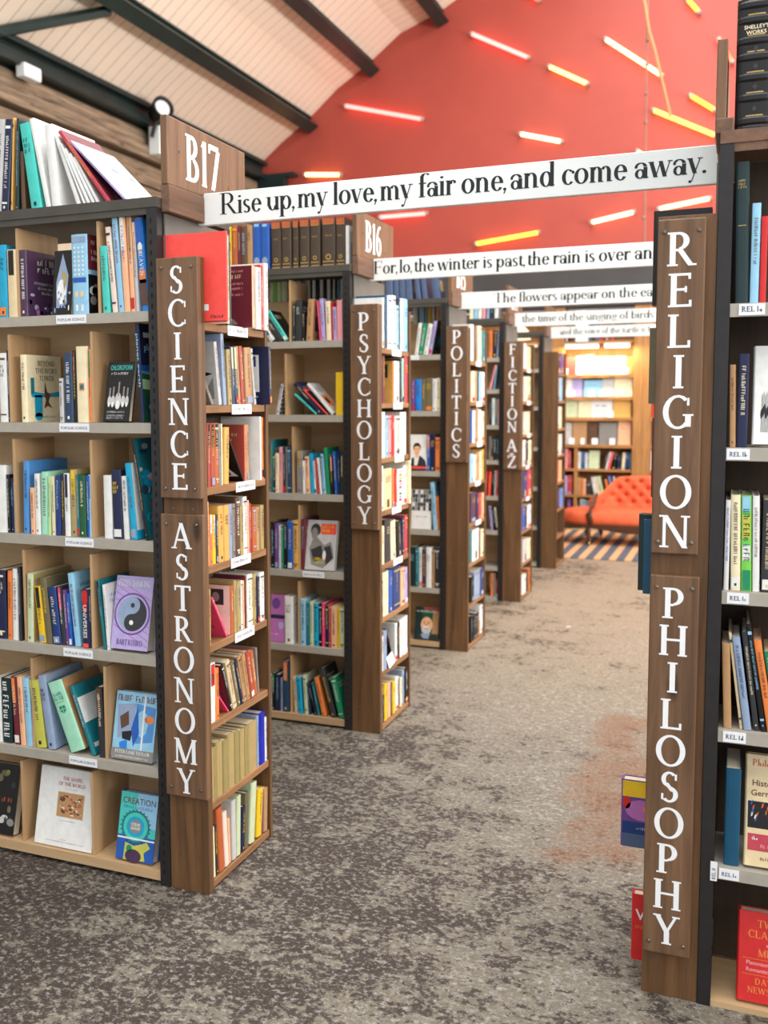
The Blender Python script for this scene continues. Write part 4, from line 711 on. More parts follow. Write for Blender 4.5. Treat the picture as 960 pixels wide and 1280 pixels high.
ROWS = [
('science top','F',2.585,2.165,"""-2294.5 33.3 302 6.1 lg
-2259.6 28.7 299 5.8 nv
-2222.0 5.6 303 4.1 mu
-2202.1 11.4 298 3.2 dk
-2180.1 14.9 194 0.0 br s:n
-2137.3 42.0 280 -7.8 tq d:200
-2076.7 17.3 296 -11.4 wh d:220|a:blank|s:n
-2053.3 30.8 265 -5.0 wh d:220|a:blank|s:n
-1958.9 14.4 243 -20.1 wh s:n
-1929.7 5.9 219 -23.6 wh s:n
-1915.4 8.4 203 -25.7 wh s:n
-1898.9 8.9 189 -27.7 wh s:n
-1882.4 8.3 179 -29.6 wh s:n
-1840.7 13.0 300 -37.6 ro c:mr|d:200
-1773.6 7.5 291 -45.6 lv c:wh|a:map|d:230"""),
('science front 1','F',2.56,1.826,"""-2258.1 32.5 235 0.0 cy
-2222.0 37.2 218 0.0 cr a:dark|s2:bk|c:bk
-2173.2 28.2 214 0.0 pl a:bio|c:pl|d:170|s:b|L:dark_purple_book_with_white_lettering_on_its_cover,_top_front_shelf,_SCIENCE_bay
-2045.8 71.8 205 6.0 bk f|a:mask|L:face-out_book_with_black_and_white_picture_cover,_top_front_shelf,_SCIENCE_bay
-1967.2 60.5 249 0.0 sb c:mr|a:half|s:p|L:thick_pale_blue_patterned_book_with_maroon_side,_top_front_shelf,_SCIENCE_bay
-1849.3 25.1 206 -2.2 tq
-1815.8 19.0 264 -4.6 pw
-1791.6 20.0 304 -3.9 sb
-1770.2 20.6 305 -2.8 pe s2:wh
-1747.7 16.0 303 -2.2 pe s2:tn
-1729.1 11.5 272 -2.2 lg s2:pe
-1706.4 27.3 283 -4.6 bs a:sky|s:sky|L:thick_book_with_blue_sky_spine_beside_the_upright,_top_front_shelf,_SCIENCE_bay"""),
('science front 2','F',2.56,1.483,"""-2273.2 32.9 228 0.0 wh
-2240.5 9.7 236 0.0 nv
-2184.6 23.6 221 0.0 iv d:175|a:ivory|s:b|L:ivory_book_with_teal_figure_and_BEYOND_THE_IVORY_TOWER_on_its_cover
-2029.4 15.2 142 0.0 lg
-2008.6 31.6 222 0.0 db
-1975.7 12.3 229 0.0 bk s2:mr
-1961.3 45.4 242 0.0 iv s:q
-1913.2 9.4 231 0.0 or s2:gn
-1861.0 95.4 192 12.0 bk f|a:chloro|L:black_face-out_book_with_glass_bottle_picture_and_CHLOROFORM_title
-1723.6 14.1 308 -2.6 nv c:gn|a:planet|s:planet|d:190|L:tall_blue_and_green_planet_earth_book_beside_the_SCIENCE_upright"""),
('science front 3','F',2.56,1.113,"""-2311.7 53.4 226 0.0 wh d:170|a:blank|s:n
-2256.1 11.8 195 0.0 bk
-2242.9 12.5 184 0.0 nv
-2230.7 5.7 170 0.0 sb
-2191.8 23.1 242 1.7 mb d:205
-2159.3 18.0 154 0.0 pe
-2139.9 19.3 201 0.0 wh
-2117.7 27.0 207 1.6 mi
-2089.3 10.6 194 1.7 lgn
-2073.2 13.6 194 0.0 iv
-2058.2 19.6 197 1.1 nb
-2037.2 14.0 203 0.9 ch
-2020.2 19.3 205 0.0 wh s2:nv
-1998.8 24.2 218 0.0 kh s2:ye
-1972.6 10.3 202 0.0 te
-1960.9 24.0 201 0.0 dg
-1934.8 10.9 200 0.0 bl
-1923.9 7.1 203 0.0 sb s2:bl
-1869.1 31.5 202 0.0 wh s:n
-1832.8 35.0 221 -1.4 nv
-1795.1 21.1 201 -1.7 wh
-1763.8 22.4 243 -4.6 cy c:wh|a:cyan
-1712.7 9.0 323 -8.3 bk c:te|a:marble|d:200|L:thin_tall_book_with_mottled_teal_and_pink_cover_leaning_at_SCIENCE_upright"""),
('science front 4','F',2.56,0.747,"""-2320.5 43.5 236 0.0 nv a:dark|c:bk
-2274.0 19.3 235 1.7 or
-2251.7 22.9 243 1.7 wh
-2221.7 9.1 250 0.0 ch
-2188.2 24.1 231 1.8 pg c:kh|d:205|a:blank
-2139.0 25.8 190 -5.4 ye s2:bk
-2110.2 24.2 221 -5.6 ol
-2080.2 29.7 191 -5.4 nb
-2048.9 15.5 195 -4.2 ch s2:hp
-2032.0 12.6 185 -3.2 pu
-2017.2 11.9 175 -3.0 bl
-1996.9 22.9 243 -5.4 sb d:190
-1962.8 26.3 194 0.0 nv s2:rd|s:univ|L:navy_and_red_book_with_UNIVERSES_on_its_spine,_SCIENCE_bay
-1936.5 8.7 193 0.0 nv
-1883.8 10.1 227 -5.9 te s2:bk
-1868.8 10.1 214 -3.7 wh
-1855.3 139.6 235 12.0 lv f|a:yin|d:45|L:lilac_face-out_book_with_a_yin-yang_symbol_on_the_SCIENCE_bay"""),
('science front 5','F',2.56,0.384,"""-2336.6 24.3 224 0.0 wh
-2309.2 40.7 226 0.0 dk c:bk|s:bb
-2257.3 23.8 234 -2.7 mr s2:or
-2229.7 20.0 237 -2.3 pe
-2207.5 26.7 235 -2.7 sb
-2168.1 41.0 231 -5.9 lm
-2117.5 30.7 251 -8.1 lb d:190
-2024.3 59.7 243 -21.3 mi s:shield|c:tn|d:190|L:thick_mint_green_book_with_a_shield_on_its_spine_leaning_left
-1942.1 15.0 239 -20.5 te c:te|a:teal|d:200
-1911.6 24.8 235 -2.4 ch s2:br
-1863.5 156.9 216 12.0 sb f|a:sci|d:35|L:face-out_book_with_blue_collage_of_laboratory_photographs,_SCIENCE_bay"""),
('science front 6','F',2.56,0.046,"""-2429.1 149.3 238 12.0 bk f|a:dark|d:35|L:dark_face-out_book_with_yellow-green_flowers_on_the_SCIENCE_bay's_bottom_shelf
-2188.4 235.4 259 12.0 wh f|a:shape|d:15|L:large_white_face-out_book_with_THE_SHAPE_OF_THE_WORLD_title
-1855.7 141.9 215 12.0 bl f|a:creation|d:36|L:blue_and_green_face-out_book_titled_CREATION_on_the_bottom_shelf"""),
('science end 1','E',-1.506,1.787,"""2579.0 8.7 267 0.0 cl d:220|s:n|a:red|L:large_bright_red_book_standing_behind_the_top_of_the_SCIENCE_board|o:85
2649.6 11.8 266 0.0 iv |o:50
2680.9 12.5 252 0.0 ch |o:40
2824.9 16.2 199 0.0 pe d:130|c:mr|a:maroon|L:maroon_book_with_pale_lettering_beside_the_large_red_book|o:45
2890.0 41.4 204 0.0 lg |o:20
2932.6 17.2 215 0.0 rd |o:20
2949.5 25.5 223 0.0 wh |o:25"""),
('science end 2','E',-1.506,1.537,"""2629.5 13.2 91 -33.7 gy
2673.0 17.3 197 -8.2 lg c:lg|a:bird
2706.3 19.6 224 -4.2 lb
2733.2 24.2 176 -3.1 kh
2759.6 19.8 186 -3.9 db s2:iv
2780.8 19.9 187 -4.3 db s2:iv
2802.7 16.8 189 -4.9 tn
2826.5 21.0 191 -4.9 bd
2854.7 45.7 188 -3.2 tn
2914.6 14.5 187 -7.6 lg
2957.4 15.4 195 -1.6 nv d:140|a:sticker|c:nv|L:navy_book_with_white_pasted_sheet_on_SCIENCE_bay's_second_end_shelf|o:35"""),
('science end 3','E',-1.506,1.284,"""2579.0 9.0 183 2.9 ro
2597.1 15.6 198 0.0 bd s2:bk
2613.7 22.6 197 0.0 bd s2:bk
2637.9 25.6 197 0.0 rs s2:bk
2667.7 16.5 195 0.0 gy
2686.3 7.0 194 0.0 iv
2695.4 29.8 182 2.3 mu
2829.8 6.0 179 -33.4 bk c:bk|a:ribbon|L:black_book_with_white_ribbon_shape_leaning_left,_third_end_shelf,_SCIENCE_bay
2834.5 5.8 186 0.0 rd c:bd
2840.0 14.2 187 0.0 tn
2855.4 16.8 187 0.0 tn
2893.8 10.6 213 0.0 wh a:blank|s:n|o:30
2959.6 15.4 209 0.0 or"""),
('science end 4','E',-1.506,1.04,"""2579.0 20.5 200 0.0 pe
2600.5 16.5 159 0.0 or s2:wh
2619.1 19.5 155 0.0 ye s2:lg
2640.1 13.8 154 0.0 ch
2655.0 32.4 179 0.0 mu
2689.5 34.2 178 0.0 mu
2725.4 19.7 178 0.0 lb
2746.9 21.1 177 0.0 gy
2769.7 27.9 196 0.0 br
2799.9 20.6 165 0.0 kh
2822.3 28.2 193 0.0 wh
2852.3 12.8 178 0.0 pe
2866.3 14.7 167 0.0 ro
2887.2 27.5 152 0.0 rs
2916.0 25.4 149 0.0 tn
2947.8 27.2 152 0.0 kh"""),
('science end 5','E',-1.506,0.79,"""2579.0 19.1 176 1.0 kh
2698.6 9.1 170 -32.7 hp c:hp|a:pink|L:hot_pink_book_with_black_lettering_leaning_left,_fifth_end_shelf,_SCIENCE_bay
2728.4 19.7 162 0.0 rs c:pw|a:photo
2750.6 15.6 174 0.0 kh
2768.7 28.5 168 0.0 kh
2800.3 12.8 166 0.0 wh
2814.5 12.9 163 0.0 pe
2829.3 9.8 177 0.0 mr
2841.1 27.7 178 0.0 wh
2872.1 14.7 175 0.0 iv
2888.8 21.0 172 0.0 kh
2912.5 20.6 158 0.0 nv
2935.1 36.2 169 0.0 wh"""),
('science end 6','E',-1.506,0.54,"""2579.0 37.2 189 1.0 wh s2:rd
2618.8 22.5 165 0.0 or
2704.7 5.8 95 -41.9 hp
2716.3 15.0 177 -20.5 bk c:mr
2734.2 25.8 176 -16.4 cr
2764.9 23.8 166 -16.1 ol
2792.3 14.8 162 -16.4 nv
2809.7 21.5 170 -14.0 tn
2833.8 23.9 168 -12.6 tn
2860.3 24.3 171 -12.2 bd
2887.2 24.7 164 -11.4 rs
2916.6 11.0 165 -5.6 gy"""),
('science end 7','E',-1.506,0.285,"""2579.0 22.5 170 0.0 kh s:n
2602.6 16.0 170 0.0 ok s:n
2620.3 38.8 180 0.0 kh s:n
2662.1 32.7 171 0.0 ok s:n
2696.6 40.7 180 0.0 kh s:n
2740.4 31.1 175 0.0 ok s:n
2776.0 30.6 169 0.0 kh s:n
2808.4 25.3 171 0.0 ok s:n
2838.3 60.6 171 0.0 kh s:n
2900.9 15.0 180 0.0 lb
2917.9 39.5 183 0.0 ub s2:ub|s:n
2959.5 15.5 156 0.0 wh"""),
('science end 8','E',-1.506,0.034,"""2582.5 21.4 164 -1.4 iv s:n
2607.1 16.3 163 -2.6 dk
2626.8 36.1 215 -3.7 rs s:n
2666.0 25.6 185 -4.0 pw s:n
2693.5 11.5 152 -2.1 pe s:n
2714.6 27.1 201 0.0 lg s:n
2743.7 26.3 202 2.5 pg s:n
2774.4 22.9 152 4.3 nv
2800.0 24.6 189 3.8 ol s:n
2832.7 38.4 207 6.5 pg s:n
2887.7 37.0 164 6.4 ye
2932.4 5.8 146 3.3 pu
2941.6 26.2 153 2.7 tn s:n"""),
('psychology top','F',4.17,2.165,"""-2292.8 24.5 215 0.0 ye
-2264.1 26.9 220 0.0 rs
-2235.7 18.7 218 0.0 mr
-2215.4 28.3 213 0.0 br
-2185.5 30.5 218 0.0 tn
-2153.4 43.9 222 0.0 bl s:crest
-2108.6 42.8 219 0.0 bl s:crest
-2054.0 49.5 222 0.0 lt s:lt|d:170
-2000.6 49.1 222 0.0 lt s:lt|d:170
-1945.3 30.9 221 0.0 lt s:lt|d:170
-1907.5 47.6 222 0.0 lt s:lt|d:170
-1856.1 49.4 222 0.0 lt s:lt|d:170
-1796.8 66.2 224 0.0 lt s:lt|d:170
-1726.2 46.1 219 0.0 lt s:lt|d:170
-1677.1 17.0 180 0.0 wh s:n"""),
('psychology front 1','F',4.136,1.826,"""-2048.2 22.7 54 -35.4 wh s2:bl
-2004.8 23.0 116 -35.2 ch
-1974.0 21.7 167 -34.8 tq c:bk
-1933.2 10.3 173 1.3 dk
-1920.8 30.8 189 1.2 ch
-1887.2 17.6 135 0.0 bk
-1863.4 29.4 191 3.6 tn s2:tn
-1797.5 11.1 182 -4.3 hp
-1784.9 19.1 191 -3.3 lv
-1760.3 24.0 178 -1.9 iv
-1734.3 7.0 174 -1.3 rd
-1725.9 17.4 151 -1.5 lv
-1706.5 28.7 180 -0.9 pk s:n"""),
('psychology rear 1','F',4.37,1.826,"""-2164.3 18.3 315 0.0 pg s:n
-2143.2 16.0 314 0.0 gr s:n
-2125.5 20.4 313 0.0 pg s:n
-2101.8 32.9 312 0.0 pg s:n
-2037.8 15.8 309 0.0 bk s:n
-2020.4 15.2 310 0.0 wh s:n
-1997.1 11.9 309 0.0 te s:n
-1984.1 19.4 309 0.0 gy s:n
-1962.5 15.1 309 0.0 lg s:n
-1945.9 11.3 308 0.0 bk s:n
-1933.0 14.4 310 0.0 wh s:n
-1915.4 18.1 309 0.0 bk s:n
-1895.1 16.0 310 0.0 wh s:n
-1877.0 18.0 307 0.0 bk s:n
-1857.4 16.4 308 0.0 wh s:n
-1838.9 11.6 306 0.0 bk s:n
-1825.7 10.0 307 0.0 wh s:n
-1813.6 9.5 305 0.0 bk s:n
-1802.0 6.3 306 0.0 sb s:n
-1786.3 13.6 307 0.0 wh s:n"""),
('psychology front 2','F',4.136,1.483,"""-2026.1 15.0 146 11.4 lg c:wh|a:zebra|L:book_with_black_and_white_zigzag_cover_on_the_PSYCHOLOGY_bay
-1818.5 9.1 146 -50.1 tq
-1801.2 21.5 192 -43.0 nv
-1762.2 5.9 167 -45.5 cl
-1749.6 6.9 156 -46.6 bk
-1737.5 13.4 188 -42.0 wh c:lg
-1717.9 40.9 196 0.0 ye s:n|L:bright_yellow_book_beside_the_upright,_second_front_shelf,_PSYCHOLOGY_bay"""),
('psychology front 3','F',4.136,1.113,"""-2057.1 12.2 251 0.0 te
-2043.8 11.7 184 0.0 bk s2:gn
-2030.5 17.5 187 0.0 iv
-2011.5 18.0 218 0.0 pk
-1991.9 14.2 221 0.0 ch
-1976.1 6.3 219 0.0 gy
-1968.8 21.0 219 0.0 db
-1920.1 31.2 201 0.0 gy s2:kh
-1886.4 12.9 154 -1.0 wh
-1870.8 20.6 175 -2.0 pe
-1847.6 18.0 188 -2.7 cy
-1828.1 8.7 155 -2.9 wh
-1811.5 7.4 165 -5.8 rd
-1798.9 10.2 170 -5.6 wh
-1781.5 13.2 189 -4.8 sb
-1765.3 16.7 217 -4.3 gn s:n
-1745.0 13.1 178 -2.1 bk s2:pk
-1724.7 14.1 201 -3.2 bl
-1707.6 9.1 194 -0.9 nv
-1696.5 17.1 206 0.0 dk"""),
('psychology front 4','F',4.136,0.747,"""-2061.7 23.0 223 0.0 bk
-2037.6 18.7 215 0.0 pu
-2017.3 12.8 208 0.0 wh
-2003.5 11.2 209 0.0 gn
-1990.8 19.6 219 0.0 bk s2:br
-1969.6 27.4 230 0.0 bl
-1941.1 28.3 236 0.0 mu
-1899.1 14.6 245 0.9 mr
-1880.7 152.3 237 12.0 lg f|a:bwphoto|L:face-out_book_with_monochrome_seated_figure_and_orange_label_on_PSYCHOLOGY_bay"""),
('psychology front 5','F',4.136,0.384,"""-2068.9 75.2 227 6.0 li f|a:band|L:purple_and_pink_face-out_book_on_the_PSYCHOLOGY_bay's_fifth_front_shelf
-1990.5 44.7 229 0.0 wh
-1907.2 29.9 222 0.0 sb
-1875.8 18.3 206 0.0 te
-1855.9 18.3 214 0.0 pg
-1835.5 21.8 206 0.0 cy
-1809.6 12.9 206 0.0 bk
-1795.1 15.5 211 0.0 hp s2:hp
-1778.3 19.1 198 0.0 nv
-1758.7 10.8 210 0.0 ro
-1747.4 29.2 199 0.0 pe
-1717.7 14.8 198 0.0 ye
-1702.4 25.4 195 0.0 pg"""),
('psychology front 6','F',4.136,0.046,"""-2070.5 7.6 179 0.0 wh
-2061.2 16.3 184 0.0 bk s2:gn
-2042.8 23.8 179 0.0 nv
-2015.8 10.8 164 0.0 lb
-2002.9 32.2 250 0.0 db s2:or
-1942.4 18.1 174 -2.9 cr
-1922.1 25.9 177 -3.7 cy
-1886.7 17.9 187 -3.5 pg
-1863.8 7.7 154 -5.4 db
-1835.5 11.5 149 -13.4 bk
-1820.0 11.8 160 -11.6 te
-1795.5 21.8 188 -13.1 or
-1746.7 24.3 238 -15.8 ch
-1707.6 28.9 197 -13.5 gn"""),
('psychology end 1','E',-1.506,1.787,"""4155.3 20.2 225 0.0 wh d:200|a:blank|o:15
4175.4 27.6 237 0.0 bt d:200|s:n|o:20
4255.9 58.1 244 0.0 wh
4318.8 53.8 252 0.0 wh s2:wh
4377.5 42.7 211 0.0 sb
4424.0 21.8 247 0.0 db
4449.6 35.1 250 0.0 wh
4491.3 60.0 252 0.0 sb"""),
('psychology end 2','E',-1.506,1.537,"""4160.8 23.1 233 0.0 nv
4188.9 28.4 215 0.0 mr
4330.0 19.8 197 0.0 or c:mu|a:photo
4355.1 75.8 198 0.0 wh
4437.9 27.8 211 0.0 ch
4469.9 25.4 215 0.0 mi
4502.4 48.9 225 0.0 ro"""),
('psychology end 3','E',-1.506,1.284,"""4172.3 51.3 212 0.0 wh
4230.1 27.4 196 0.0 sb
4261.5 42.5 195 0.0 pk
4308.0 39.2 197 0.0 rd
4355.5 82.0 192 0.0 lg a:photo
4441.7 87.8 208 0.0 wh"""),
('psychology end 4','E',-1.506,1.04,"""4156.0 34.4 209 0.0 wh
4196.8 124.2 192 0.0 cr
4326.5 27.3 185 0.0 or
4357.9 33.2 176 0.0 rd
4395.3 88.0 178 0.0 wh s:multi
4490.6 39.4 190 0.0 wh
4529.6 23.4 214 0.0 iv |o:20"""),
('psychology end 5','E',-1.506,0.79,"""4157.2 49.8 178 0.0 iv
4219.6 81.1 203 0.0 ch
4311.0 68.0 186 -3.2 iv
4396.8 61.9 175 -3.7 bk
4465.8 29.6 183 0.0 nv
4501.1 50.2 193 0.0 ro"""),
('psychology end 6','E',-1.506,0.54,"""4158.7 29.6 172 0.0 bk
4192.2 75.1 208 0.0 iv
4271.3 50.1 204 0.0 bl
4328.3 112.2 206 0.0 nb
4447.6 58.1 186 0.0 pe
4513.1 37.1 180 0.0 lv"""),
('psychology end 7','E',-1.506,0.285,"""4161.8 27.3 166 0.0 wh
4192.8 44.2 182 0.0 lb
4345.0 6.6 211 -30.8 bk a:photo
4361.7 33.9 184 0.0 wh
4401.1 29.0 179 0.0 bk
4434.3 35.1 186 0.0 wh
4476.4 74.9 189 0.0 wh"""),
('psychology end 8','E',-1.506,0.034,"""4160.6 21.6 175 0.0 pw
4186.9 21.9 127 0.0 bk
4211.2 35.7 177 0.0 ye
4258.1 39.0 167 0.0 pe
4301.0 20.5 158 0.0 br
4325.3 35.1 156 0.0 ye
4370.8 42.4 166 0.0 wh
4415.9 17.5 147 0.0 nv
4437.5 31.4 145 0.0 iv
4472.9 29.0 175 0.0 lb
4506.2 45.1 175 0.0 bk"""),
('politics top','F',5.74,2.165,"""-2038.6 44.4 194 -1.6 gb s:n
-1988.6 33.8 191 -2.2 gb s:n
-1951.0 37.4 189 -2.3 gb s:n
-1909.8 40.9 187 -2.9 gb s:n
-1842.0 30.3 185 -6.4 gb s:n
-1802.3 31.0 184 -7.6 gb s:n
-1731.8 44.9 181 -8.9 gb s:n"""),
('politics front 1','F',5.71,1.826,"""-1843.9 23.8 194 7.6 wh
-1817.1 26.4 189 8.8 gn
-1787.6 28.0 188 9.9 wh
-1756.4 20.7 205 10.6 lv
-1735.1 5.9 209 10.4 bk"""),
('politics rear 1','F',5.94,1.826,"""-1929.7 30.8 335 0.0 wh s:n
-1886.4 33.5 333 0.0 sb s:n
-1849.1 17.2 331 0.0 lb s:n
-1828.1 22.8 330 0.0 ye s:n
-1801.5 15.2 329 0.0 wh s:n
-1774.9 20.8 328 0.0 pe s:n
-1750.3 25.4 327 0.0 cr s:n"""),
('politics front 2','F',5.71,1.483,"""-1863.9 24.2 190 0.0 pu
-1836.1 37.0 194 0.0 bs
-1798.6 26.7 194 0.0 ol
-1771.4 44.1 202 0.0 ol
-1726.8 24.7 197 0.0 wh
-1701.6 24.6 201 0.0 iv"""),
('politics front 3','F',5.71,1.113,"""-1878.4 112.8 222 6.0 wh f|a:portrait|L:white_face-out_book_with_photo_of_a_dark-haired_man_on_the_POLITICS_bay
-1765.1 20.6 223 0.0 bl s2:or
-1744.0 34.6 226 0.0 nv
-1708.9 31.9 208 0.0 or"""),
('politics front 4','F',5.71,0.747,"""-1865.0 127.0 247 6.0 wh f|a:grid|L:face-out_book_with_grid_of_small_grey_photos_on_the_POLITICS_bay
-1718.7 25.7 296 -4.5 sb
-1693.2 16.3 208 -3.7 or"""),
('politics front 5','F',5.71,0.384,"""-1877.9 42.7 250 0.0 dk
-1834.7 21.0 246 0.0 te
-1813.2 20.2 247 0.0 wh
-1792.5 26.7 239 0.0 pl
-1765.3 34.4 253 0.0 wh
-1730.4 18.1 239 0.0 tn
-1711.8 34.8 253 0.0 ch"""),
('politics front 6','F',5.71,0.046,"""-1843.1 152.6 204 12.0 dk f|a:beard|L:face-out_book_with_photo_of_a_bearded_man_on_POLITICS_bottom_shelf"""),
('politics end 1','E',-1.506,1.787,"""5783.8 57.7 221 0.0 wh
5851.1 55.1 216 0.0 br
5960.4 71.9 224 0.0 iv
6044.9 82.7 202 0.0 te"""),
('politics end 2','E',-1.506,1.537,"""5799.8 80.4 188 0.0 iv
5887.2 39.9 191 0.0 tn
5934.1 42.8 192 0.0 nv
5984.2 63.0 190 0.0 sb
6054.6 66.9 189 0.0 wh"""),
('politics end 3','E',-1.506,1.284,"""5792.5 33.0 201 0.0 bl
5832.2 62.8 201 0.0 wh
5931.5 41.5 217 0.0 tn
5980.0 65.8 205 0.0 wh
6055.3 72.3 192 0.0 iv"""),
('politics end 4','E',-1.506,1.04,"""5777.8 73.8 179 0.0 sb
5857.3 60.8 168 0.0 wh
5923.7 82.0 181 0.0 tn
6011.8 44.1 181 0.0 iv
6062.0 65.6 190 0.0 mu"""),
('politics end 5','E',-1.506,0.79,"""5801.7 119.6 184 0.0 pl
5927.9 60.6 172 0.0 nv
5995.4 75.9 165 0.0 ro
6080.6 47.0 160 0.0 pe"""),
('politics end 6','E',-1.506,0.54,"""5785.8 53.9 195 0.0 te
5845.2 163.5 197 0.0 wh
6026.2 23.5 174 0.0 ol
6053.6 74.0 175 0.0 iv"""),
('politics end 7','E',-1.506,0.285,"""5814.7 77.6 162 0.0 bk
5899.1 147.4 177 0.0 lb
6053.5 74.1 174 0.0 nb"""),
('politics end 8','E',-1.506,0.034,"""5805.5 43.0 167 0.0 bk
5874.7 38.9 153 0.0 bk
5919.0 39.6 146 0.0 ch
5962.2 51.4 152 0.0 bk
6019.2 31.8 92 0.0 tn
6056.7 70.9 183 0.0 wh"""),
('fiction top','F',7.31,2.145,"""-1920.6 28.0 198 1.8 iv
-1889.6 31.6 193 1.8 sb
-1852.8 27.8 188 1.4 wh
-1817.6 21.9 186 1.4 pk
-1787.0 21.8 185 0.9 lb
-1759.3 27.6 184 0.9 dk
-1723.0 25.3 175 0.0 wh"""),
('fiction front 1','F',7.287,1.869,"""-1760.3 26.9 204 0.0 or
-1728.3 27.5 203 2.4 nv
-1698.6 12.3 202 2.0 lb"""),
('fiction front 2','F',7.287,1.629,"""-1755.5 15.6 186 13.1 pk
-1722.7 5.8 183 7.7 sb"""),
('fiction front 3','F',7.287,1.357,"""-1749.9 18.3 205 0.0 dk
-1731.1 19.7 204 0.0 wh
-1710.9 21.8 204 0.0 te
-1688.6 11.6 197 0.0 pk"""),
('fiction front 4','F',7.287,1.088,"""-1752.2 14.7 180 0.0 gy
-1737.0 16.8 184 0.0 ch
-1719.7 25.5 184 0.0 dk
-1693.7 16.7 177 0.0 ch"""),
('fiction front 5','F',7.287,0.812,"""-1781.7 10.3 190 3.5 rd
-1759.4 19.8 186 2.7 cl
-1730.3 13.2 187 1.8 bk
-1710.8 12.4 194 1.2 lg
-1693.8 16.8 202 0.0 rd"""),
('fiction front 6','F',7.287,0.545,"""-1733.6 18.3 185 -6.2 lv
-1710.0 20.5 179 -6.1 bk
-1686.6 9.7 180 -7.0 iv"""),
('fiction front 8','F',7.287,0.03,"""-1745.8 11.9 176 0.0 bk
-1733.4 22.2 181 0.0 or
-1710.7 18.5 179 0.0 gy
-1691.7 14.7 137 0.0 ro"""),
('fiction end 1','E',-1.506,1.787,"""7307.9 146.0 188 0.0 wh
7462.4 165.1 171 0.0 cr"""),
('fiction end 2','E',-1.506,1.537,"""7310.3 161.2 188 0.0 lg
7484.5 150.4 192 0.0 pg"""),
('fiction end 3','E',-1.506,1.284,"""7344.5 84.9 169 0.0 lg
7442.2 175.8 172 0.0 iv"""),
('fiction end 4','E',-1.506,1.04,"""7336.3 127.8 200 0.0 wh
7477.1 96.7 194 0.0 bk
7587.2 99.3 190 0.0 iv"""),
('fiction end 5','E',-1.506,0.79,"""7376.4 160.0 201 0.0 nb
7557.0 146.9 205 0.0 ro"""),
('fiction end 6','E',-1.506,0.54,"""7365.3 113.0 177 0.0 bl
7489.8 58.1 170 0.0 bk
7559.7 144.2 176 0.0 wh"""),
('fiction end 7','E',-1.506,0.285,"""7404.2 170.6 174 0.0 lg
7588.9 105.2 163 0.0 iv"""),
('fiction end 8','E',-1.506,0.034,"""7384.0 146.8 150 0.0 wh
7542.0 64.7 135 0.0 bk
7622.0 81.9 167 0.0 rs"""),
('plain end 1','E',-1.506,1.787,"""8884.2 119.6 181 0.0 nv
9022.0 167.0 187 0.0 pu"""),
('plain end 2','E',-1.506,1.537,"""8884.2 106.9 209 0.0 lg
9003.1 140.5 212 0.0 sb"""),
('plain end 3','E',-1.506,1.284,"""8884.2 108.5 200 0.0 wh
9004.9 123.8 199 0.0 iv"""),
('plain end 4','E',-1.506,1.04,"""8884.2 119.1 192 0.0 iv
9021.4 128.8 187 0.0 wh"""),
('plain end 5','E',-1.506,0.79,"""8884.2 100.4 186 0.0 rd
9010.1 155.6 195 0.0 pe"""),
('plain end 6','E',-1.506,0.54,"""8884.2 178.0 187 0.0 nv
9075.1 198.8 170 0.0 mb"""),
('wall row 1','F',11.996,1.836,"""-2135.4 66.0 227 6.0 iv f
-1956.7 138.0 224 6.0 cl f|a:blank
-1810.9 90.4 234 6.0 pw f
-1712.8 97.5 245 6.0 cr f
-1607.6 195.7 223 6.0 iv f
-1399.3 156.9 219 6.0 wh f|a:blank
-1234.9 80.9 209 6.0 or f"""),
('wall row 2','F',11.996,1.569,"""-1952.9 90.1 247 6.0 wh f
-1857.5 118.0 246 6.0 lv f
-1720.2 211.5 211 6.0 sb f
-1502.3 130.5 228 6.0 lg f
-1362.9 210.5 259 6.0 iv f"""),
('wall row 3','F',11.996,1.32,"""-1949.3 156.6 226 6.0 pg f
-1781.0 146.0 238 6.0 iv f
-1629.9 247.4 231 6.0 wh f|a:title|L:large_white_face-out_book_with_blue_title_in_the_end_wall_bookcase
-1371.0 204.8 223 6.0 mu f"""),
('wall row 4','F',11.996,0.993,"""-1944.7 83.9 274 6.0 lg f
-1847.7 169.0 288 6.0 tn f
-1665.8 115.8 289 6.0 br f
-1530.7 209.9 276 6.0 gy f
-1308.2 145.8 297 6.0 pe f"""),
('wall row 5','F',11.996,0.703,"""-1935.3 31.6 237 0.0 pk
-1899.8 36.7 224 0.0 ro
-1808.1 26.1 212 0.0 iv
-1776.7 32.6 206 0.0 wh
-1740.3 15.6 200 0.0 te
-1720.8 24.7 207 0.0 bl
-1692.2 28.5 194 0.0 wh
-1648.2 122.4 224 12.0 pg f
-1478.4 22.4 203 12.8 ch
-1451.6 21.1 211 13.0 wh
-1426.0 28.6 211 12.9 cl
-1368.8 34.0 195 7.2 bk
-1313.0 35.3 175 3.9 nv
-1262.4 35.2 202 3.9 iv
-1213.9 43.3 208 0.0 nb
-1166.8 17.5 202 0.0 te"""),
('wall row 6','F',11.996,0.384,"""-1943.9 40.9 229 0.0 lv
-1899.1 53.9 236 0.0 ro
-1811.1 24.9 239 0.0 lg
-1782.3 41.8 206 0.0 tn
-1736.6 22.1 201 0.0 or
-1710.6 31.2 195 0.0 pe
-1674.2 63.5 176 0.0 ch
-1576.5 42.4 221 -11.0 wh
-1529.4 25.2 230 -12.0 iv
-1496.2 38.8 232 -13.8 pg
-1420.4 27.6 198 -11.0 or
-1370.6 29.9 240 -11.7 bl
-1332.5 22.7 232 -7.3 lg"""),
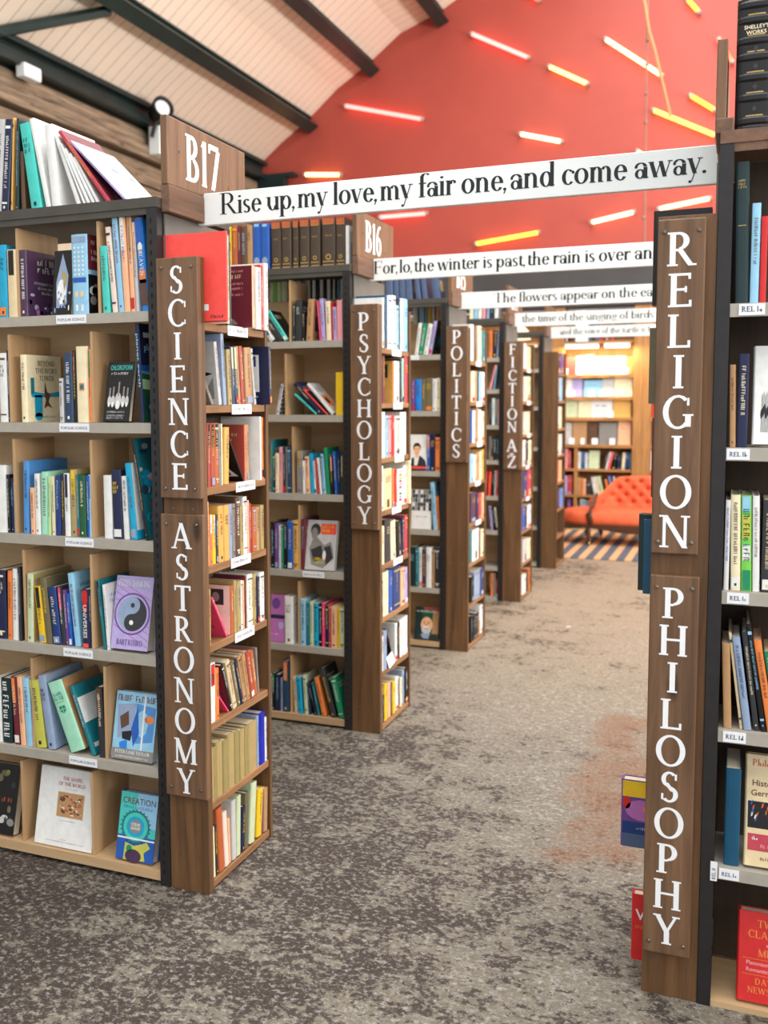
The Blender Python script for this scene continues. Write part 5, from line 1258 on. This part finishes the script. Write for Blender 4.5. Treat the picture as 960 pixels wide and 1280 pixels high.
('wall row 7','F',11.996,0.09,"""-1900.1 46.1 236 0.0 pu
-1805.4 57.6 212 0.0 ch
-1742.5 27.4 241 0.0 lg
-1709.9 27.4 236 0.0 sb
-1677.3 39.0 230 0.0 gy
-1631.8 25.9 218 0.0 tn
-1586.4 25.9 207 0.0 wh"""),
('wall top','F',11.996,2.25,"""-1965.4 21.7 274 0.0 db
-1941.3 19.2 273 0.0 ch
-1821.6 19.1 245 0.0 db
-1800.1 20.2 244 0.0 gb
-1777.5 20.2 244 0.0 db
-1754.9 20.2 243 0.0 gb
-1732.4 20.1 245 0.0 db
-1709.9 18.9 244 0.0 dk
-1688.5 21.3 243 0.0 db
-1664.9 21.2 242 0.0 gb
-1641.3 21.2 241 0.0 db
-1617.7 21.2 241 0.0 dk
-1594.2 21.1 240 0.0 db
-1570.7 21.1 239 0.0 gb
-1547.3 21.1 238 0.0 db
-1521.5 18.7 235 0.0 rd
-1491.1 69.9 231 0.0 br
-1415.4 46.4 229 0.0 br"""),
('religion top','F',2.6,2.185,"""-22.5 87.2 319 0.0 bk s:shel|d:190|L:thick_black_leather_volume_with_raised_bands_on_top_of_RELIGION_bookcase"""),
('religion front 1','F',2.545,1.778,"""-10.0 31.4 335 -1.2 dk s:gold|d:180
23.2 19.6 236 0.0 sb
44.5 14.1 204 0.0 rd c:iv|a:blank|s:n|d:170|L:red-spined_book_with_pale_yellow_cover_on_the_REL_1a_shelf"""),
('religion front 2','F',2.545,1.431,"""-12.4 13.7 201 -1.3 tn
3.5 23.5 227 0.0 nv s2:nv
41.5 49.4 244 12.0 wh f|a:trees|d:40|L:white_face-out_book_with_black_tree_drawing_on_the_REL_1b_shelf"""),
('religion front 3','F',2.545,1.077,"""-17.0 11.6 224 0.0 wh
-0.5 22.1 237 -1.3 iv
23.5 24.2 236 -1.4 gr s:grad|L:book_with_bright_green_and_white_spine_on_the_REL_1c_shelf
49.5 15.8 236 -1.4 wh
68.0 26.5 227 0.0 ch"""),
('religion front 4','F',2.545,0.727,"""-7.6 18.7 215 -2.5 tn s:n
30.7 6.4 244 -7.7 cr
39.4 17.8 235 -8.1 lb
62.9 12.7 249 -8.1 ch
79.4 11.7 271 -9.0 bk
94.0 17.0 232 -9.5 or
115.7 16.8 205 -10.1 gn"""),
('religion front 5','F',2.545,0.372,"""1.2 36.3 251 0.0 bt s:n
51.9 116.2 274 12.0 cr f|a:phil|d:40|L:cream_face-out_book_with_multicoloured_band_on_the_REL_1e_shelf"""),
('religion front 6','F',2.545,0.015,"""45.0 139.7 221 12.0 rd f|a:two|d:40|L:red_face-out_book_with_orange_lettering_on_RELIGION_bookcase_bottom_shelf"""),
]

items = []
for key, facing, plane, z, data in ROWS:
    ent = []
    for ln in data.strip().split('\n'):
        p = ln.split(' ', 5); o = {}
        if len(p) > 5:
            for q in p[5].split('|'): a, _, b = q.partition(':'); o[a] = b or '1'
        ent.append([float(p[0])/1000, float(p[1])/1000, float(p[2])/1000, float(p[3]), p[4], o])
    bay, kind = key.split(' ')[0], key.split(' ')[1]; num = int(key.split(' ')[2]) if key.split(' ')[-1].isdigit() else 0
    where = ('top of the %s' % BAY[bay]) if kind == 'top' else ('%s %s, %s' % (ORD[num-1], {'front': 'front shelf', 'rear': 'rear shelf', 'end': 'end shelf', 'row': 'row'}[kind], BAY[bay]))
    for i, (p0, t, h, lean, col, o) in enumerate(ent):
        off = int(o.get('o', 0))/1000; rng = random.Random(key+str(i)); th = math.radians(lean); face = 'f' in o
        if face:
            wd = t; tk = int(o.get('d', 22))/1000; M = Matrix.Translation((p0, plane, z+.0005+tk*math.sin(th))) @ R4(-th, 'X') @ Matrix.Translation((0, tk, 0)) @ R4(-math.pi/2, 'Z'); dims = (tk, wd, h)
        else:
            lim = .20 if facing == 'F' else .118+off
            dep = int(o['d'])/1000 if 'd' in o else min(lim, max(.105, h*rng.uniform(.60, .74)))
            if facing == 'F': dep = min(dep, .195 if kind != 'top' else .24)
            elif h > .2 and num != 1 or 'd' not in o: dep = min(dep, .118+off)
            piv = p0 if lean <= 0 else p0+t*math.cos(th)
            jit = rng.uniform(0, .006)
            L = R4(th, 'Y') @ Matrix.Translation((0 if lean <= 0 else -t, 0, 0))
            M = (Matrix.Translation((piv, plane+jit, z+.0005)) @ L) if facing == 'F' else (Matrix.Translation((plane+off-jit*.5, piv, z+.0005)) @ R4(math.pi/2, 'Z') @ L); dims = (t, dep, h)
        c = M @ Vector((dims[0]/2, dims[1]/2, h/2)); dist = (c-Vector((0, 0, 1.55))).length
        if bay == 'wall' and face: o.setdefault('a', 'line')
        ar = h*t/dist**2*(1 if facing == 'F' or face else .45); vis = {'wall': .6}.get(bay, 1.)*(.05 if kind == 'rear' else 1)
        cn = PAL[col][0]; l = PAL[ent[i-1][4]][0] if i else None; r = PAL[ent[i+1][4]][0] if i+1 < len(ent) else None
        size = '' if face else ('thick ' if t > .036 else 'slim ' if t < .013 else ''); ln_ = 'leaning ' if abs(lean) > 8 and not face else ''
        nm = '%s%s%s' % (ln_, size, ('face-out %s book' % cn) if face else ('%s book' % cn))
        rel = ('between %s and %s books' % (l, r)) if l and r else ('left of a %s book' % r) if r else ('right of a %s book' % l)
        lab = o['L'].replace('_', ' ') if 'L' in o else None
        alt = '%s, %s from left, %s' % (nm, NTH[i], where)
        full = '%s %s, %s' % (nm, rel, where)
        if len(full.replace('-', ' ').split()) > 16: full = alt
        items.append(dict(M=M, dims=dims, col=col, o=o, rng=rng, area=ar*vis+(9 if lab else 0), lab=lab, full=full, alt=alt, group='books on the '+where if kind != 'top' else 'books on '+where, side=(1 if facing == 'F' else -1)))
items.sort(key=lambda q: -q['area'])
cnt = {}
for it in items: cnt[it['full']] = cnt.get(it['full'], 0)+1
SINGLE = 292
rest = MB()
for k, it in enumerate(items):
    t, d, h = it['dims']; o = it['o']
    if k < SINGLE:
        b = MB(); book_case(b, t, d, h, it['col'], o.get('c'), o.get('a'), o.get('s'), o.get('s2'), it['rng'], it['side'])
        ob = b.build('book', M=it['M']); lab = it['lab'] or (it['full'] if cnt[it['full']] == 1 else it['alt'])
        tag(ob, lab, 'book', it['group']); p = MB(); pages(p, t, d, h); p.build('page_block', ob)
    else:
        b = MB(); book_case(b, t, d, h, it['col'], o.get('c'), o.get('a'), o.get('s'), o.get('s2'), it['rng'], it['side'], True); pages(b, t, d, h)
        o0 = len(rest.v); rest.v += [tuple(it['M'] @ Vector(v)) for v in b.v]
        ids = [rest.mi(n) for n in b.names]
        for f_, m_ in zip(b.f, b.m): rest.f.append([o0+q for q in f_]); rest.m.append(ids[m_])
ro = rest.build('small_books'); tag(ro, 'rows of small distant books filling the farther shelves of the shop', 'books', kind='stuff')
# books on the aisle side of the RELIGION bookcase, sticking out past its post
for (x, y, z, t, d, h, col, lab) in ((-.228, 2.66, 1.04, .030, .150, .205, 'dk', 'tall blackish green book poking out left of the lower RELIGION board edge'), (-.212, 2.615, 1.04, .022, .135, .195, 'bt', 'petrol blue book poking out left of the RELIGION board end'),
        (-.214, 2.70, 1.537, .03, .140, .20, 'ol', 'olive book poking out left of the RELIGION letter G'), (-.206, 2.73, 1.284, .02, .13, .215, 'mr', 'maroon book edge poking out left of the RELIGION letter I'),
        (-.268, 2.75, .285, .035, .19, .195, 'pu', 'book with yellow, purple and blue flower cover poking out beside PHILOSOPHY'), (-.222, 2.62, .03, .03, .15, .185, 'rd', 'red book with white lettering near the floor beside PHILOSOPHY'),
        (-.202, 2.600, 1.787, .03, .135, .235, 'bk', 'large black book standing behind the top of the RELIGION board')):
    M = Matrix.Translation((x, y+t, z+.0005)) @ R4(-math.pi/2, 'Z'); b = MB(); rng = random.Random(lab); side = 1   # its near side faces the front
    book_case(b, t, d, h, col, None, 'blank', 'n', None, rng, 1)
    f = lambda u, v, l=0: (t+.0004+.0002*l, u, v)
    if col == 'pu':
        rect(b, lambda p, q: f(p, q), 0, h*.75, d, h*.985, 'c_ye'); rect(b, lambda p, q: f(p, q), 0, h*.2, d, h*.38, 'c_nb'); rect(b, lambda p, q: f(p, q), 0, 0, d, h*.2, 'c_gb'); disc(b, lambda p, q: f(p, q, 1), d*.3, h*.56, d*.26, h*.16, 'c_li', 14); disc(b, lambda p, q: f(p, q, 2), d*.34, h*.58, d*.05, h*.04, 'c_or', 8); disc(b, lambda p, q: f(p, q, 1), d*.06, h*.66, d*.06, h*.1, 'c_rd', 8)
        squiggle(b, d*.2, d*.9, h*.27, h*.31, lambda p, q: f(p, q, 1), 'c_lv', rng)
    if col == 'rd': words(b, lambda p, q: f(p, q, 1), 'V', d*.13, h*.62, h*.16, d*.2, 'c_wh'); squiggle(b, d*.05, d*.9, h*.48, h*.53, lambda p, q: f(p, q, 1), 'c_or', rng)
    ob = b.build('book', M=M); tag(ob, lab, 'book', 'books on the aisle side of the RELIGION bookcase'); p = MB(); pages(p, t, d, h); p.build('page_block', ob)

# ------------------------------------------------------------------ fluorescent tubes scattered over the red gable
TUBES = [(-4.81,5.35,-3.74,5.06,'r'),(-3.14,6.02,-2.41,5.63,'p'),(-2.19,5.51,-1.71,5.24,'w'),(-1.54,5.74,-0.88,5.23,'w2'),(-2.53,4.76,-2.00,4.61,'ww'),(-5.39,4.53,-4.85,4.48,'yw'),(-0.59,4.99,-0.30,4.78,'o'),(-0.99,4.87,-0.28,4.50,'y'),(-0.64,6.05,-0.50,5.87,'o'),(-0.30,5.57,-0.14,5.28,'ro'),(-4.34,3.90,-3.68,3.90,'p'),(-3.07,3.48,-2.26,3.57,'oy'),(-1.67,3.64,-1.15,3.73,'ww'),(-0.91,3.74,-0.32,3.82,'w2'),(-1.16,4.43,-1.01,4.30,'ww'),(-2.44,6.41,-2.30,6.27,'ro')]
TL = ['reddish tube, leftmost high on the red wall', 'pink-red slanting tube nearest the roof edge on the red wall', 'short warm tube between the pink tube and the long white one', 'long warm white slanting tube crossed by the hanging cord', 'short level warm white tube above the words fair one', 'short level yellow tube at the far left above Rise up', 'short orange tube above the yellow one beside the RELIGION bookcase', 'yellow slanting tube ending at the hanging cord', 'orange tube cut by the top of the picture, near the volume', 'short orange-red tube between plaque and black leather volume', 'level pink tube just below the first quotation board', 'yellow-orange rising tube under the word fair', 'warm white rising tube under the word come', 'long white tube over the RELIGION board top', 'tiny tube showing above the word away', 'short red tube at the very top of the red wall']
TC = {'r': (1, .15, .13), 'p': (1, .17, .15), 'w': (1, .50, .14), 'w2': (1, .58, .28), 'ww': (1, .62, .34), 'yw': (1, .66, .24), 'o': (1, .32, .04), 'y': (1, .44, .07), 'ro': (1, .12, .05), 'oy': (1, .40, .04)}
for k, c in TC.items(): glow('tube_'+k, c, 6.5)
for i, (xa, za, xb, zb, c) in enumerate(TUBES):
    A, B = Vector((xa, 11.93, za)), Vector((xb, 11.93, zb)); d = (B-A).normalized(); mid = (A+B)/2; L = (B-A).length
    t = thing('fluorescent_tube', TL[i], 'light tube', mid, 'coloured tubes on the red wall')
    m = MB(); m.tube([-d*(L/2-.03), d*(L/2-.03)], .024, 'tube_'+c, 12); m.build('glass_tube', t, smooth=False)
    for s in (-1, 1):
        m = MB(); m.tube([d*s*(L/2-.03), d*s*(L/2)], .027, 'shelf_steel', 12); m.tube([d*s*(L/2-.012), d*s*(L/2-.012)+Vector((0, .066, 0))], .012, 'dark_steel', 8); m.build('end_cap', t)
# ------------------------------------------------------------------ hanging cords
m = MB(); P_ = [(-1.018, 11.0, 7.0), (-1.018, 11.0, 5.75), (-.96, 11.0, 5.42), (-.90, 11.0, 5.22), (-.726, 11.0, 4.52)]; m.tube(P_, .018, 'cord_tan', 6); ob = m.build('rope'); tag(ob, 'tan cord hanging from the roof, ending at the yellow tube', 'cord')
m = MB(); m.tube([(-.985, 11.06, 7.0), (-.985, 11.06, 5.4), (-.979, 11.06, 4.26), (-.965, 11.06, 3.2)], .010, 'wire_grey', 6)
for z in (5.35, 5.1, 4.8, 4.5, 3.9, 3.5): m.lathe([(.010, -.02), (.02, -.008), (.02, .008), (.010, .02)], 'wire_grey', 8, Matrix.Translation((-.98, 11.06, z)))
ob = m.build('hanging_wire'); tag(ob, 'thin straight grey wire hanging down in front of the red wall', 'wire')
# ------------------------------------------------------------------ spot lamp and white boxes on the timber wall
def spot(x, y, z, lab):
    t = thing('spot_lamp', lab, 'lamp', (x, y, z))
    m = MB(); m.lathe([(.05, -.12), (.095, -.09), (.11, .0), (.12, .10), (.105, .10), (.09, .02)], 'lamp_black', 18, R4(math.radians(75), 'Y') @ R4(.5, 'X')); m.build('lamp_head', t, smooth=True)
    m = MB(); m.lathe([(.0, .06), (.088, .06), (.08, .075), (.0, .09)], 'letter_white', 18, R4(math.radians(75), 'Y') @ R4(.5, 'X')); m.build('reflector', t)
    m = MB(); m.tube([(0, 0, 0), (-.06, 0, -.14), (-.10, 0, -.26)], .022, 'lamp_black', 8); m.build('bracket', t); return t
spot(-5.78, 9.08, 4.63, 'black spot lamp on the timber wall beside the B17 plaque')
t = thing('junction_box', 'white box mounted under the spot lamp by the B17 plaque', 'box', (-5.90, 9.28, 4.20)); m = MB(); m.box(-.05, .09, -.16, .16, 0, .30, 'sign_white'); m.build('box_body', t, bevel=.01); m = MB(); m.box(.091, .10, -.15, .15, .02, .28, 'label_white'); m.build('cover_plate', t, bevel=.004)
t = thing('junction_box', 'small white box on the timber wall at the left edge', 'box', (-5.92, 7.16, 4.40)); m = MB(); m.box(-.04, .06, -.10, .12, 0, .12, 'sign_white'); m.build('box_body', t, bevel=.01); m = MB(); m.box(.061, .068, -.09, .11, .012, .108, 'label_white'); m.build('cover_plate', t, bevel=.004)
# ------------------------------------------------------------------ end-wall bookcase
def wall_case(x0, x1, label):
    t = thing('bookcase', label, 'bookcase', ((x0+x1)/2, 11.985, 0), 'oak bookcases along the end wall'); hw = (x1-x0)/2
    for s in (-1, 1):
        m = MB(); a, b = sorted((s*hw, s*(hw-.105))); m.box(a, b, -.02, .39, 0, 2.655, 'oak'); m.build('side_post', t, bevel=.004)
    for z in (1.836, 1.569, 1.32, .993, .703, .384, .09, 2.25):
        m = MB(); m.box(-hw+.106, hw-.106, 0, .30, z-.028, z, 'oak_x'); m.build('shelf', t, bevel=.003)
        if z in (1.836, 1.569, 1.32, .993):
            m = MB(); m.box(-hw+.106, hw-.106, -.012, -.001, z-.028, z+.012, 'oak_x'); m.build('shelf_lip', t)
    m = MB(); m.box(-hw+.106, hw-.106, .302, .315, 0, 2.655, 'oak'); m.build('back_panel', t)
    return t
wall_case(-2.065, -1.035, 'oak bookcase with facing-out display rows on the end wall behind the sofa'); wall_case(-1.033, .0, 'oak bookcase on the end wall, next right behind the RELIGION post'); wall_case(-3.10, -2.067, 'oak bookcase on the end wall seen between FICTION and the last post')
t = thing('shelf_divider', 'upright oak divider in the lower display bookcase', 'divider', (-1.80, 11.985, .09)); m = MB(); m.box(-.02, .02, .0, .29, .001, .264, 'oak'); m.build('lower_board', t); m = MB(); m.box(-.02, .02, .0, .29, .295, .584, 'oak'); m.build('middle_board', t); m = MB(); m.box(-.02, .02, .0, .29, .614, .873, 'oak'); m.build('upper_board', t)
# strip lights under the top board
glow('strip_warm', (1, .80, .52), 9.0)
for i, (x, w, lab) in enumerate(((-1.74, .40, 'left white strip light over the display rows'), (-1.33, .30, 'right white strip light over the display rows'), (-.52, .6, 'strip light over the bookcase behind the RELIGION post'), (-2.58, .6, 'strip light over the bookcase seen beside FICTION'))):
    t = thing('strip_light', lab, 'light', (x, 11.93, 2.165)); m = MB(); m.box(-w/2, w/2, -.03, .03, .022, .052, 'sign_white'); m.build('housing', t); m = MB(); m.box(-w/2+.01, w/2-.01, -.022, .022, 0, .0215, 'strip_warm'); m.build('diffuser', t)
    l = bpy.data.lights.new('strip_lamp', 'AREA'); l.shape = 'RECTANGLE'; l.size = w; l.size_y = .04; l.energy = 9; l.color = (1, .78, .48)
    lo = bpy.data.objects.new('strip_lamp', l); lo.parent = t; lo.location = (0, -.05, -.004); lo.rotation_euler = (math.radians(25), 0, 0); COL.objects.link(lo)
# price cards on the display rows
def wx(u): return u
CARDS = [(-1.944, 1.836, .075), (-1.775, 1.836, .07), (-1.59, 1.836, .07), (-1.385, 1.836, .06), (-1.235, 1.836, .075), (-1.955, 1.569, .07), (-1.86, 1.569, .07), (-1.625, 1.569, .07), (-1.50, 1.569, .065), (-1.40, 1.32, .075), (-1.965, .993, .05), (-1.85, .993, .06), (-1.72, .993, .045), (-1.575, .993, .07), (-1.37, .993, .06)]
for i, (x, z, wd) in enumerate(CARDS):
    m = MB(); m.box(-wd/2, wd/2, 0, .0015, 0, .075, 'label_white', R4(-.15, 'X')); ob = m.build('price_card', M=Matrix.Translation((x, 11.955, z+.0135))); row = {1.836: 'top', 1.569: 'second', 1.32: 'third', .993: 'fourth'}[z]
    n = [c for c in CARDS if c[1] == z]; tag(ob, 'small white price card, %s from left in the %s display row' % (NTH[n.index((x, z, wd))], row), 'card', 'price cards on the display rows')
# face-out books behind the gaps left and right of the main display case
for i, (x, z, wd, h, c, lab) in enumerate(((-2.50, 1.836, .16, .25, 'iv', 'top'), (-2.50, 1.569, .16, .22, 'wh', 'second'), (-2.50, 1.32, .16, .22, 'pe', 'third'), (-2.50, .993, .17, .28, 'iv', 'fourth'), (-2.50, .703, .16, .22, 'mu', 'fifth'))):
    M = Matrix.Translation((x, 11.99, z+.004)) @ R4(-.1, 'X') @ Matrix.Translation((0, .022, 0)) @ R4(-math.pi/2, 'Z'); b = MB(); book_case(b, .022, wd, h, c, None, 'line', None, None, random.Random(lab), 1)
    ob = b.build('book', M=M); tag(ob, 'face-out %s book in the narrow gap right of FICTION, %s row' % (PAL[c][0], lab), 'book', 'books in the gap beside FICTION'); p = MB(); pages(p, .022, wd, h); p.build('page_block', ob)
for i, (x, z, wd, h, c, lab) in enumerate(((-.92, 1.32, .15, .24, 'rd', 'red face-out book with pale stripes right of the oak post'), (-.92, .993, .16, .25, 'br', 'brown face-out book right of the oak post'), (-.92, .703, .18, .23, 'wh', 'white face-out book right of the oak post, above the sofa back'), (-.92, 1.569, .15, .25, 'iv', 'ivory face-out book right of the oak post, upper row'))):
    M = Matrix.Translation((x, 11.99, z+.004)) @ R4(-.1, 'X') @ Matrix.Translation((0, .022, 0)) @ R4(-math.pi/2, 'Z'); b = MB(); book_case(b, .022, wd, h, c, None, 'line', None, None, random.Random(lab), 1)
    ob = b.build('book', M=M); tag(ob, lab, 'book', 'books right of the oak post'); p = MB(); pages(p, .022, wd, h); p.build('page_block', ob)
m = MB(); m.box(-.075, .075, 0, .003, 0, .37, 'label_white'); ob = m.build('hanging_card', M=Matrix.Translation((-1.74, 11.90, 2.24))); tag(ob, 'blank white card hanging behind the farthest quotation board', 'card')
# ------------------------------------------------------------------ rug and chaise longue
def rug_mat():
    m, nt, b = base_mat('striped_rug', .85, 0, .15)
    tc = nd(nt, 'ShaderNodeTexCoord'); sp = nd(nt, 'ShaderNodeSeparateXYZ'); nt.links.new(tc.outputs['Object'], sp.inputs[0])
    a = nd(nt, 'ShaderNodeMath', operation='MULTIPLY'); a.inputs[1].default_value = 1/.145; nt.links.new(sp.outputs['X'], a.inputs[0])
    f = nd(nt, 'ShaderNodeMath', operation='FRACT'); nt.links.new(a.outputs[0], f.inputs[0])
    r = nd(nt, 'ShaderNodeValToRGB'); r.color_ramp.interpolation = 'CONSTANT'; e = r.color_ramp.elements; e[0].color = s2l((.84, .64, .47))+(1,); e[1].position = .46; e[1].color = s2l((.36, .38, .43))+(1,)
    nt.links.new(f.outputs[0], r.inputs['Fac']); nt.links.new(r.outputs['Color'], b.inputs['Base Color'])
rug_mat()
m = MB(); m.box(-1.3, 1.3, -1.0, 1.05, 0, .012, 'striped_rug'); ob = m.build('striped_rug', M=Matrix.Translation((-1.1, 10.5, .0005)), bevel=.004); tag(ob, 'orange and blue-grey striped rug under the red sofa', 'rug')
mottled('red_velvet', (.85, .38, .235), .75, .10, 14); mottled('velvet_button', (.60, .17, .12), .7, .1)
SF = thing('chaise_longue', 'orange-red buttoned velvet chaise longue on the striped rug', 'sofa', (-.75, 10.62, 0))
# plan outline of the seat: rounded foot end at the left
def outline(x0, x1, y0, y1, n=10):
    P = []
    r = (y1-y0)/2
    for k in range(n+1):
        a = math.pi/2+math.pi*k/n; P.append((x0+r*.8+r*.8*math.cos(a), (y0+y1)/2+r*math.sin(a)))
    P += [(x1, y0), (x1, y1)]; return P
def puff(mb, P, z0, z1, mat, inset=.06):
    cx = sum(p[0] for p in P)/len(P); cy = sum(p[1] for p in P)/len(P); rings = []
    for s, z in ((1, z0), (1.015, z0+(z1-z0)*.5), (.985, z0+(z1-z0)*.8), (1-inset*1.2, z1), (.6, z1+.015)): rings.append([(cx+(x-cx)*s, cy+(y-cy)*s, z) for x, y in P])
    n = len(P); pts = [q for R in rings for q in R]; fs = [(i*n+k, i*n+(k+1) % n, (i+1)*n+(k+1) % n, (i+1)*n+k) for i in range(len(rings)-1) for k in range(n)]+[tuple(range(n))[::-1], tuple((len(rings)-1)*n+k for k in range(n))]
    mb.add(pts, fs, mat)
m = MB(); puff(m, outline(-.98, .80, -.27, .36), .22, .36, 'red_velvet'); o_ = m.build('seat_cushion', SF, smooth=True)
# serpentine carved rail along the front
m = MB(); Q = outline(-.99, .81, -.285, .375)
N = len(Q)
for i in range(N-1):
    (x0, y0), (x1, y1) = Q[i], Q[i+1]; k = max(1, int(math.hypot(x1-x0, y1-y0)/.08))
    for j in range(k):
        a, b = j/k, (j+1)/k; X0, Y0, X1, Y1 = x0+(x1-x0)*a, y0+(y1-y0)*a, x0+(x1-x0)*b, y0+(y1-y0)*b
        f0, f1 = .172+.022*math.sin(X0*7.), .172+.022*math.sin(X1*7.)
        dx, dy = X1-X0, Y1-Y0; L = math.hypot(dx, dy) or 1; nx, ny = dy/L*.03, -dx/L*.03
        m.add([(X0, Y0, f0), (X1, Y1, f1), (X1+nx*-1, Y1+ny*-1, f1), (X0-nx, Y0-ny, f0), (X0, Y0, .235), (X1, Y1, .235), (X1-nx, Y1-ny, .235), (X0-nx, Y0-ny, .235)], [(3, 2, 1, 0), (4, 5, 6, 7), (0, 1, 5, 4), (1, 2, 6, 5), (2, 3, 7, 6), (3, 0, 4, 7)], 'carved_wood')
m.build('seat_rail', SF)
# buttoned back: rises from a low scroll to a full shoulder, wrapping the rear
bx0, bx1 = -.66, .85; NX, NZ = 110, 30
def topz(x):
    s = (x-bx0)/.26; return .50+.21*(1-math.cos(math.pi*min(1, max(0, s))))/2+.015*min(1, max(0, s-1))
BT = [(bx0+.09+.15*i+(.075 if r % 2 else 0), .43+.075*r) for r in range(4) for i in range(10)]
BT = [(x, z) for x, z in BT if z < topz(x)-.04 and x < bx1-.05]
def backy(x): return .30-.50*max(0, 1-(x-bx0)/.22)**2
pts = []; fs = []
for i in range(NX+1):
    x = bx0+(bx1-bx0)*i/NX
    for j in range(NZ+1):
        z = .34+(topz(x)-.34)*j/NZ; y = backy(x)+.08*(z-.34); dmp = 0
        for bx_, bz in BT: dmp += .045*math.exp(-((x-bx_)**2+(z-bz)**2)/.0009)
        edge = min(1, (NZ-j)/4); pts.append((x, y-.035*math.sin(math.pi*min(1, edge)/2)+dmp, z-(0 if j < NZ else .01)))
for i in range(NX):
    for j in range(NZ): a = i*(NZ+1)+j; fs.append((a, a+NZ+1, a+NZ+2, a+1))
n0 = len(pts); pts += [(p[0], max(p[1], backy(p[0]))+.09, p[2]) for p in list(pts)]
for i in range(NX):
    for j in range(NZ): a = n0+i*(NZ+1)+j; fs.append((a+1, a+NZ+2, a+NZ+1, a))
for i in range(NX):
    for j in (0, NZ): a = i*(NZ+1)+j; q = (a, a+NZ+1, n0+a+NZ+1, n0+a); fs.append(q)
for j in range(NZ):
    for i in (0, NX): a = i*(NZ+1)+j; fs.append((a, a+1, n0+a+1, n0+a))
m = MB(); m.add(pts, fs, 'red_velvet'); bk = m.build('backrest', SF, smooth=True)
for bx_, bz in BT:
    m = MB(); m.lathe([(.0, -.004), (.016, -.002), (.013, .004), (.0, .006)], 'velvet_button', 10, Matrix.Translation((bx_, backy(bx_)+.08*(bz-.34)+.004, bz)) @ R4(math.pi/2, 'X')); m.build('button', bk)
m = MB(); m.tube([(bx0+.02, -.27, .24), (bx0-.0, -.28, .34), (bx0+.03, -.25, .42), (bx0+.05, -.19, .50), (bx0+.06, -.12, .54)], [.03, .034, .026, .022, .018], 'carved_wood', 10); m.build('arm_scroll', SF, smooth=True)
for (x, y, s) in ((-.66, -.25, 1), (.72, -.25, 1), (-.62, .36, -1), (.74, .36, -1)):
    m = MB(); m.tube([(x, y, .22), (x-.015, y-.02*s, .17), (x, y-.01*s, .10), (x+.012, y-.02*s, .05), (x+.01, y-.03*s, .030)], [.034, .036, .023, .016, .016], 'carved_wood', 10); lg = m.build('leg', SF, smooth=True)
    m = MB(); m.lathe([(.0, -.010), (.016, -.009), (.0175, 0), (.016, .009), (.0, .010)], 'brass', 14, Matrix.Translation((x+.01, y-.03*s, .0305)) @ R4(math.pi/2, 'Y')); m.build('castor', lg)
m = MB(); m.box(-.014, .014, -.008, .008, 0, .0005, 'label_white'); m.box(-.02, .0, .0, .006, .0, .0007, 'label_white'); ob = m.build('paper_scrap', M=Matrix.Translation((-1.02, 6.6, .0006)) @ R4(.5, 'Z')); tag(ob, 'small white scrap of paper on the carpet in the aisle', 'paper')

# glass lamp on a bracket between FICTION and the last post
glow('lamp_glass', (1, .80, .55), 2.2)
t = thing('wall_lamp', 'cream glass lamp glowing beyond the FICTION A-Z board', 'lamp', (-2.46, 11.66, 2.30))
m = MB(); m.lathe([(.03, .16), (.07, .13), (.13, .07), (.16, .0), (.15, -.03), (.02, -.03)], 'lamp_glass', 20); m.build('lamp_shade', t, smooth=True)
m = MB(); m.lathe([(.03, .15), (.035, .19), (.012, .21)], 'brass', 12); m.build('fitting', t)
m = MB(); m.tube([(0, 0, .20), (0, .10, .25), (0, .28, .24)], .010, 'brass', 8); m.box(-.03, .03, .281, .289, .18, .30, 'brass'); m.build('bracket', t)

m = MB(); m.box(-.045, .045, 0, .0015, 0, .055, 'label_white'); squiggle(m, -.03, .03, .030, .042, lambda a, b: (a, -.0004, b), 'label_ink', random.Random(4))
ob = m.build('paper_card', M=Matrix.Translation((-1.492, YK[1]+.16, .287)) @ R4(math.pi/2, 'Z') @ R4(-.25, 'X') @ R4(-.12, 'Y')); tag(ob, 'white handwritten card propped on the PSYCHOLOGY bay seventh end shelf', 'card')
